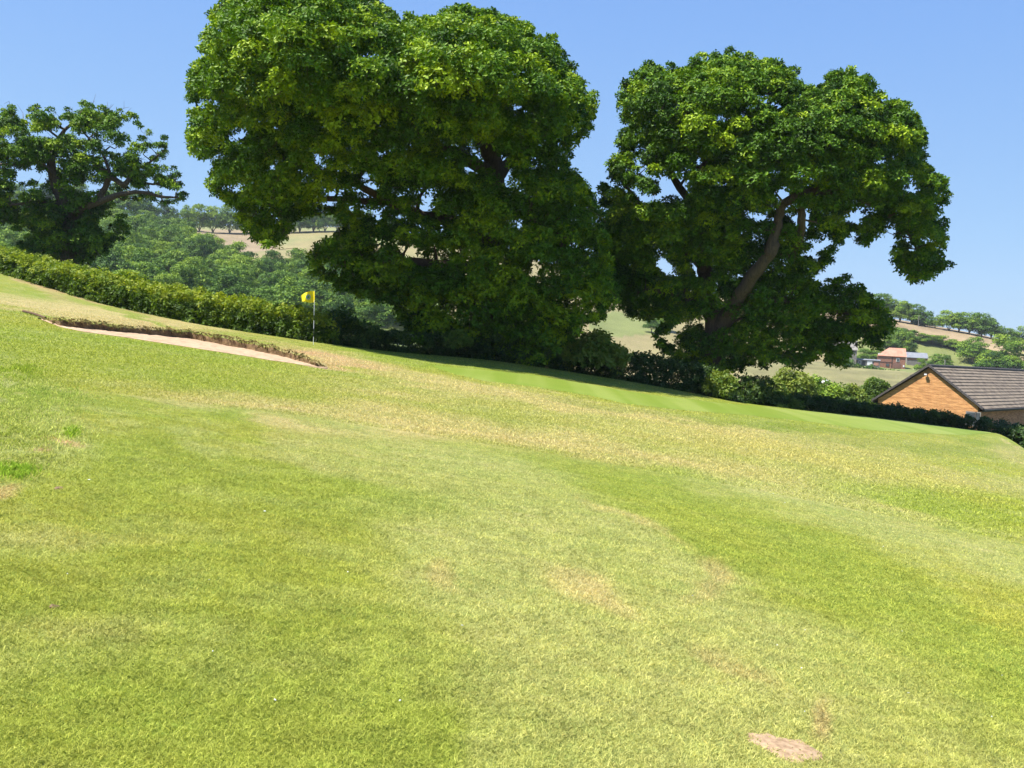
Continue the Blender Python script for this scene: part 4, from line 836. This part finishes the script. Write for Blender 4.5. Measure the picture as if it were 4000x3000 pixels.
# ------------------------------------------------------------------ farm buildings far away
def house(name, label, px, py, d, w, dep, h, rise, roofm, wallm, rot, hip=0.0, feats=(), mono=False):
    """px, py: base centre of the front wall"""
    p = up(px, py, d); root = empty(name, p, rot); tag(root, label, "house" if name != "garage" else "garage"); hw = w/2; ovh = .25
    MB().box((0, dep/2, h/2-.75), (w, dep, h+1.5)).build("wall", wallm, root)
    V = [(-hw-ovh, -ovh, h-.05), (hw+ovh, -ovh, h-.05), (hw+ovh, dep+ovh, h-.05), (-hw-ovh, dep+ovh, h-.05), (-hw-ovh+hip, dep/2, h+rise), (hw+ovh, dep/2, h+rise)]
    V = V + [(x, y, z+.14) for x, y, z in V]
    mb = MB(); mb.add(V, [(0, 1, 5, 4), (2, 3, 4, 5), (6, 10, 11, 7), (8, 11, 10, 9), (0, 6, 7, 1), (2, 8, 9, 3), (1, 7, 11, 5), (5, 11, 8, 2), (3, 9, 10, 4), (4, 10, 6, 0)]); mb.build("roof", roofm, root)
    mb = MB(); mb.add([(hw-.02, 0, h-.06), (hw-.02, dep, h-.06), (hw-.02, dep/2, h+rise-.08), (hw-.3, 0, h-.06), (hw-.3, dep, h-.06), (hw-.3, dep/2, h+rise-.08)], [(0, 1, 2), (5, 4, 3), (0, 3, 4, 1), (1, 4, 5, 2), (2, 5, 3, 0)]); mb.build("gable", wallm, root)
    for (nm, x, z, ww, hh, mt) in feats:
        o = MB().box((x, -.03, z), (ww, .10, hh)).build(nm, mt, root)
        if nm == "window" : MB().box((x, -.10, z), (ww*.8, .06, hh*.8)).build("pane", M_GLASS, o)
    return root
M_DOORB = simplemat("brown_door", [(.3, (.16, .08, .06)), (.7, (.24, .13, .10))], 2, .7)
fr = house("farmhouse", "red brick farmhouse with pink hipped roof on the far hillside", 3480, 1436, 358, 9.6, 6.5, 4.1, 3.0, M_PINKROOF, M_BRICKF, RAD(-14), hip=4.4,
      feats=[("window", -.6+1.0-1.6, .9, 1.1, 1.0, M_DARK), ("window", 2.2, 2.9, 1.1, 1.3, M_WHITE), ("garage_door", 2.0, .9, 2.6, 1.8, M_DOORB), ("drainpipe", .25, 2.0, .22, 4.0, M_DARK), ("notice", 4.3, .8, .5, .7, M_WHITE), ("band", -2.3, 1.9, 4.8, .12, M_DARK)])
for x in (-.8, 2.4): MB().box((x, 1.6, 5.35), (.5, .5, .25)).build("roof_vent", M_DARK, fr)
MB().box((-4.3, 1.0, 4.6), (.5, .5, .9)).build("chimney", M_WHITE, fr)
house("outbuilding", "grey slate roofed stone outbuilding just right of the farmhouse", 3581, 1432, 366, 7.2, 6.0, 3.2, 1.9, M_SLATE, M_STONE, RAD(-12),
      feats=[("band", 0, 2.7, 7.1, .6, M_BRICKF)])
house("garage", "low flat white garages just left of the farmhouse", 3392, 1428, 352, 7.6, 4, 1.9, .3, M_SLATE, M_STONE, RAD(-14),
      feats=[("garage_door", 0.4, .9, 1.7, 1.6, M_WHITE), ("garage_door", 2.6, .8, 1.6, 1.3, M_PINKROOF), ("window", -3.0, 1.0, .8, 1.2, M_WHITE), ("doorway", -1.6, .9, 1.0, 1.5, M_DARK)])
house("cottage", "pale grey cottage half hidden behind the drooping oak leaves", 3290, 1412, 352, 9.5, 6.5, 4.2, 3.2, M_STONE, M_STONE, RAD(-14), feats=[("window", 2.2, 3.2, 1.6, .8, M_WHITE)])
p = up(3580, 1457, 350); root = empty("parked_car", p, RAD(-14)); tag(root, "white car parked on the lane right of the farmhouse", "car")
prof = [(-2.1, .3), (-2.1, .8), (-1.5, .95), (-1.0, 1.4), (.7, 1.42), (1.3, 1.0), (2.0, .85), (2.1, .3)]
MB().prism([(x, -.85, z) for x, z in prof], (0, 1.7, 0)).build("body", M_WHITE, root)
MB().prism([(x, -.87, z) for x, z in [(-1.2, .98), (-.9, 1.32), (.6, 1.33), (1.05, 1.0)]], (0, .05, 0)).build("window", M_GLASS, root)
for x in (-1.3, 1.3): MB().tube([(x, -.88, .32), (x, -.65, .32)], .33, 12).build("wheel", M_BLACK, root)
p = up(3690, 1432, 330); root = MB().tube([(0, 0, -1), (0, 0, 2.3)], .16, 6).build("pale_post", M_STONE, None, None); root.location = Vector(p); tag(root, "pale post standing in the field above the bungalow roof", "post")
p = up(3586, 1290, 415); o = MB().tube([(0, 0, -1), (0, 0, 6.5)], .12, 6).build("pale_post", M_STONE); o.location = Vector(p); tag(o, "thin pale post among the hilltop trees on the right", "post")
p = up(3216, 1490, 130); o = MB().box((0, 0, 0), (1.2, 1.4, .06), [[.9, 0, .3], [0, 1, 0], [-.3, 0, .9]]); o.tube([(-.45, -.5, -.1), (-.45, -.5, -2)], .05, 6); o.tube([(.45, .5, .1), (.45, .5, -2)], .05, 6)
o = o.build("shed_roof", M_WHITE); o.location = Vector(p); tag(o, "small pale shed roof among the bushes left of the bungalow", "roof")

# ------------------------------------------------------------------ far trees
protos = []
for v in range(8):
    g = np.random.default_rng(900+v); bushy = v >= 5; c = []; r = []
    nl = [34, 38, 30, 36, 32, 46, 50, 42][v]; wid = [5.2, 5.8, 4.6, 5.5, 5.0, 5.4, 5.0, 5.6][v]
    for i in range(nl):
        a = g.uniform(0, 6.28); q = math.sqrt(g.random()); z = 1-(q**2)*.75
        hz = 1.3 + 8.0*(g.random()**.8)*z; rr = g.uniform(1.3, 2.1)
        if bushy: hz = .4 + 8.8*g.random()*max(.12, 1-q**2.2)
        c.append([wid*.78*q*math.cos(a), wid*.78*q*math.sin(a), hz]); r.append([rr, rr, rr*.7])
    c = np.array(c); c[:, 2] -= c[:, 2].max()-9.6
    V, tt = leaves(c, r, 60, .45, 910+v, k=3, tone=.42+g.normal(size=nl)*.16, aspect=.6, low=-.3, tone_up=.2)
    i = np.arange(len(V)//4)*4
    tm = MB(); tm.tube([(0, 0, -2), (.05, 0, 1.5), (.1, .1, 4.5)], [.38, .3, .16], 7); tm.tube([(.05, 0, 2), (1.6, .5, 5)], [.2, .08], 5); tm.tube([(.05, 0, 2.3), (-1.5, -.6, 5.2)], [.2, .08], 5)
    cme = mesh_np("crown", V, np.c_[i, i+1, i+2, i+3], M_WOOD, attrs={"tone": ('FACE', tt)})
    tV = np.vstack(tm.v); Fs = tm.f
    tme = mesh_np("trunk", tV, Fs, M_BARKF, smooth=True)
    protos.append((cme, tme))
ft_rng = np.random.default_rng(31)
def far_tree(base, h, w, label, group, parts=True, name="woodland_tree", v=None):
    v = (int(ft_rng.integers(5, 8)) if name in ('field_tree', 'hedgerow_shrub') else int(ft_rng.integers(0, 5))) if v is None else v; cme, tme = protos[v]; rz = ft_rng.uniform(0, 6.28)
    s = (w/9.6, w/9.6, h/9.6)
    if name != 'woodland_tree': k_ = .06 if v >= 5 else .26; base = np.array(base) - [0, 0, k_*h]; s = (s[0]*1.08, s[1]*1.08, s[2]*(1+k_*.92))
    if parts:
        root = empty(name, base, rz); root.scale = s; tag(root, label, "tree", group); link("crown", cme, root); link("trunk", tme, root); return root
    o = link(name, cme, None, base); o.rotation_euler = (0, 0, rz); o.scale = s; tag(o, label, "tree", group); return o
# wood on the left hillside
cnt = 0; pts = []
g = np.random.default_rng(44)
upx = [-200, 100, 400, 560, 690, 780, 900, 1100, 1400, 1800]; upy = [850, 850, 862, 890, 935, 1020, 1085, 1098, 1095, 1110]
for it in range(9000):
    px = g.uniform(-180, 1620); d = g.uniform(215, 455); az = math.atan((px-2000)/F); P = up(px, 1200, d); z = float(terr(P[0], P[1])); P = np.array([P[0], P[1], z]); qx, qy, qd = proj(P)
    if qy < np.interp(qx, upx, upy) or qy > 1330: continue
    if qd < 230 and qy > 1290: continue
    if any((P[0]-q[0])**2+(P[1]-q[1])**2 < (8.3)**2 for q in pts): continue
    pts.append(P)
    if len(pts) >= 290: break
for P in pts:
    qx, qy, qd = proj(P); h = g.uniform(7.5, 11.5); 
    gp = "trees of the wood on the left hillside"
    lb = "round crowned tree packed in the wood on the hillside left of the largest oak" if qx < 1300 else "woodland tree glimpsed below and behind the largest oak"
    far_tree(P, h, g.uniform(8, 12), lb, gp, False)
def snap(px, py, d):
    P = hit(px, py, 110, 800); dd = float((P-CAM)@fw); Q = up(px, py, d)
    if abs(dd-d) < .35*d: return P
    Q[2] = min(Q[2], float(terr(Q[0], Q[1]))); return Q
# hilltop line above the field, left
HT = [(-60, 800, 465, 14, "tall"), (60, 830, 460, 12, ""), (170, 838, 455, 12, ""), (300, 842, 455, 13, ""), (420, 850, 452, 12, ""), (480, 856, 452, 15.5, ""), (560, 872, 470, 12, ""), (640, 884, 490, 12.5, ""), (715, 896, 500, 11.5, ""), (778, 906, 512, 12.5, ""), (830, 908, 515, 12.5, ""), (896, 909, 517, 13.5, ""), (965, 908, 520, 12, ""), (1010, 906, 524, 9, ""), (1120, 908, 522, 12, ""), (1170, 906, 526, 12.5, ""), (1225, 905, 528, 13.5, ""), (1270, 906, 528, 12, ""), (1320, 906, 530, 12, ""), (1370, 910, 528, 10, ""), (1430, 912, 526, 11, ""), (1520, 918, 524, 11, "")]
words = ["first", "second", "third", "fourth", "fifth", "sixth", "seventh", "eighth", "ninth", "tenth", "eleventh", "twelfth", "thirteenth", "fourteenth", "fifteenth", "sixteenth", "seventeenth", "eighteenth", "nineteenth", "twentieth", "twenty first", "twenty second"]
for i, (px, py, d, h, _) in enumerate(HT):
    P = up(px, py, d); P[2] = terr(P[0], P[1]); far_tree(P, h, h*.98, "%s tree from the left along the hilltop skyline left of the largest oak" % words[i], "trees along the left hilltop", True, "hilltop_tree")
# right hilltop
HR = [(3430, 1243, 427, 9.5), (3470, 1249, 427, 9.6), (3515, 1257, 426, 8.2), (3560, 1266, 425, 7.8), (3600, 1274, 425, 7.8), (3652, 1284, 423, 4.5), (3705, 1292, 422, 7.8), (3745, 1298, 421, 7.2), (3785, 1305, 420, 8.2), (3833, 1314, 419, 8.8), (3872, 1322, 418, 7.6), (3935, 1338, 417, 5.4), (3985, 1350, 416, 7.4), (4040, 1360, 416, 7.4)]
for i, (px, py, d, h) in enumerate(HR):
    P = up(px, py, d); P[2] = min(P[2], float(terr(P[0], P[1]))+.3); far_tree(P, h, h*1.25, "%s tree from the left along the hilltop above the straw field on the right" % words[i], "trees along the right hilltop", True, "hilltop_tree")
# hedgerow between the straw and green fields
for i, (px, py, d, h, w) in enumerate([(3488, 1314, 394, 4.2, 7), (3530, 1322, 392, 4.6, 7), (3565, 1328, 390, 4.4, 6.5), (3600, 1337, 389, 4.0, 6.5), (3640, 1343, 388, 4.0, 7.5), (3682, 1350, 387, 4.4, 7.5), (3722, 1360, 386, 4.0, 7.5), (3760, 1372, 382, 4.2, 7.5), (3790, 1388, 360, 4.8, 7.5), (3835, 1398, 350, 4.5, 7.5)]):
    far_tree(snap(px, py, d), h*.8, w, "%s shrub from the left in the hedgerow under the straw field on the right" % words[i], "hedgerow shrubs on the right hillside", True, "hedgerow_shrub")
LT = [(3800, 1415, 300, 7, 8.5, "bright green tree in the field right of the farmhouse, left of the broad one"), (3905, 1440, 280, 8.5, 10.5, "broad bright green tree standing behind the bungalow roof"), (3960, 1448, 270, 7, 9, "bright green tree at the right edge behind the bungalow ridge"), (3870, 1448, 280, 5, 8, "low bushy tree between the broad green one and the roof"), (3660, 1438, 320, 4.2, 6, "small round tree above the bungalow apex"), (3690, 1440, 318, 4, 5, "small bushy tree just right of the one above the apex"), (3595, 1448, 345, 3.8, 4.2, "round shrub in front of the slate roofed outbuilding"),
      (3510, 1372, 372, 8, 8, "green tree directly behind the farmhouse ridge"), (3545, 1384, 372, 7.5, 7, "leafy tree behind the right end of the farmhouse"), (3475, 1362, 378, 5, 7, "pale green tree behind the left end of the farmhouse"), (3400, 1418, 360, 4.5, 7.5, "dark rounded tree behind the white garages"), (3370, 1412, 360, 4.2, 6, "dark rounded shrub beside the grey cottage"),
      (2588, 1290, 330, 7, 7.5, "pale green tree in the gap between the two large oaks"), (2545, 1300, 330, 4.5, 5, "small bluish shrub in the gap between the large oaks"), (40, 950, 200, 8, 11, "yellow green tree behind the hedge at the far left edge"), (130, 985, 190, 7, 9, "bluish grey tree behind the trunk of the gnarled oak"), (60, 1010, 170, 5, 9, "pale green bush above the hedge at the far left edge")]
for (px, py, d, h, w, lb) in LT:
    P = snap(px, py, d); k = float((P-CAM)@fw)/d; h *= k; w *= k
    far_tree(P, h, w, lb, None, True, "field_tree")
# hedge in front of the farm
W = [(3280, 1422, 300), (3340, 1434, 300), (3400, 1446, 300), (3460, 1455, 300), (3520, 1466, 300), (3590, 1482, 300)]
Wp = np.array([up(*w) for w in W]); s = np.linspace(0, 5, 46); c = np.c_[[np.interp(s, range(6), Wp[:, k]) for k in range(3)]].T + rng.normal(size=(46, 3))*.4
base = c[23]-[0, 0, 1]; V, tt = leaves(c, np.tile([1.1, 1.1, .9], (46, 1)), 30, .5, 950, k=3, aspect=.6)
o = leafobj("field_hedge", V, tt, M_WOOD, None, base); o.location = Vector(base); tag(o, "low green hedge running below the farmhouse and garages", "hedge")

# ------------------------------------------------------------------ air
m = bpy.data.materials.new("haze"); m.use_nodes = True; nt = m.node_tree; nt.nodes.clear(); out = nt.nodes.new("ShaderNodeOutputMaterial"); pv = nt.nodes.new("ShaderNodeVolumePrincipled")
pv.inputs["Color"].default_value = (0.80, 0.90, 1.0, 1); pv.inputs["Density"].default_value = 0.00010; pv.inputs["Anisotropy"].default_value = 0.0; nt.links.new(pv.outputs[0], out.inputs["Volume"])
zs = [v.co.z for v in far_obj.data.vertices]
hz = MB().box((0, 0, (min(zs)-3+95)/2), (2100, 2100, 95-(min(zs)-3))).build("haze", m)
tag(hz, "thin blue summer haze over the valley", None, None, "stuff")
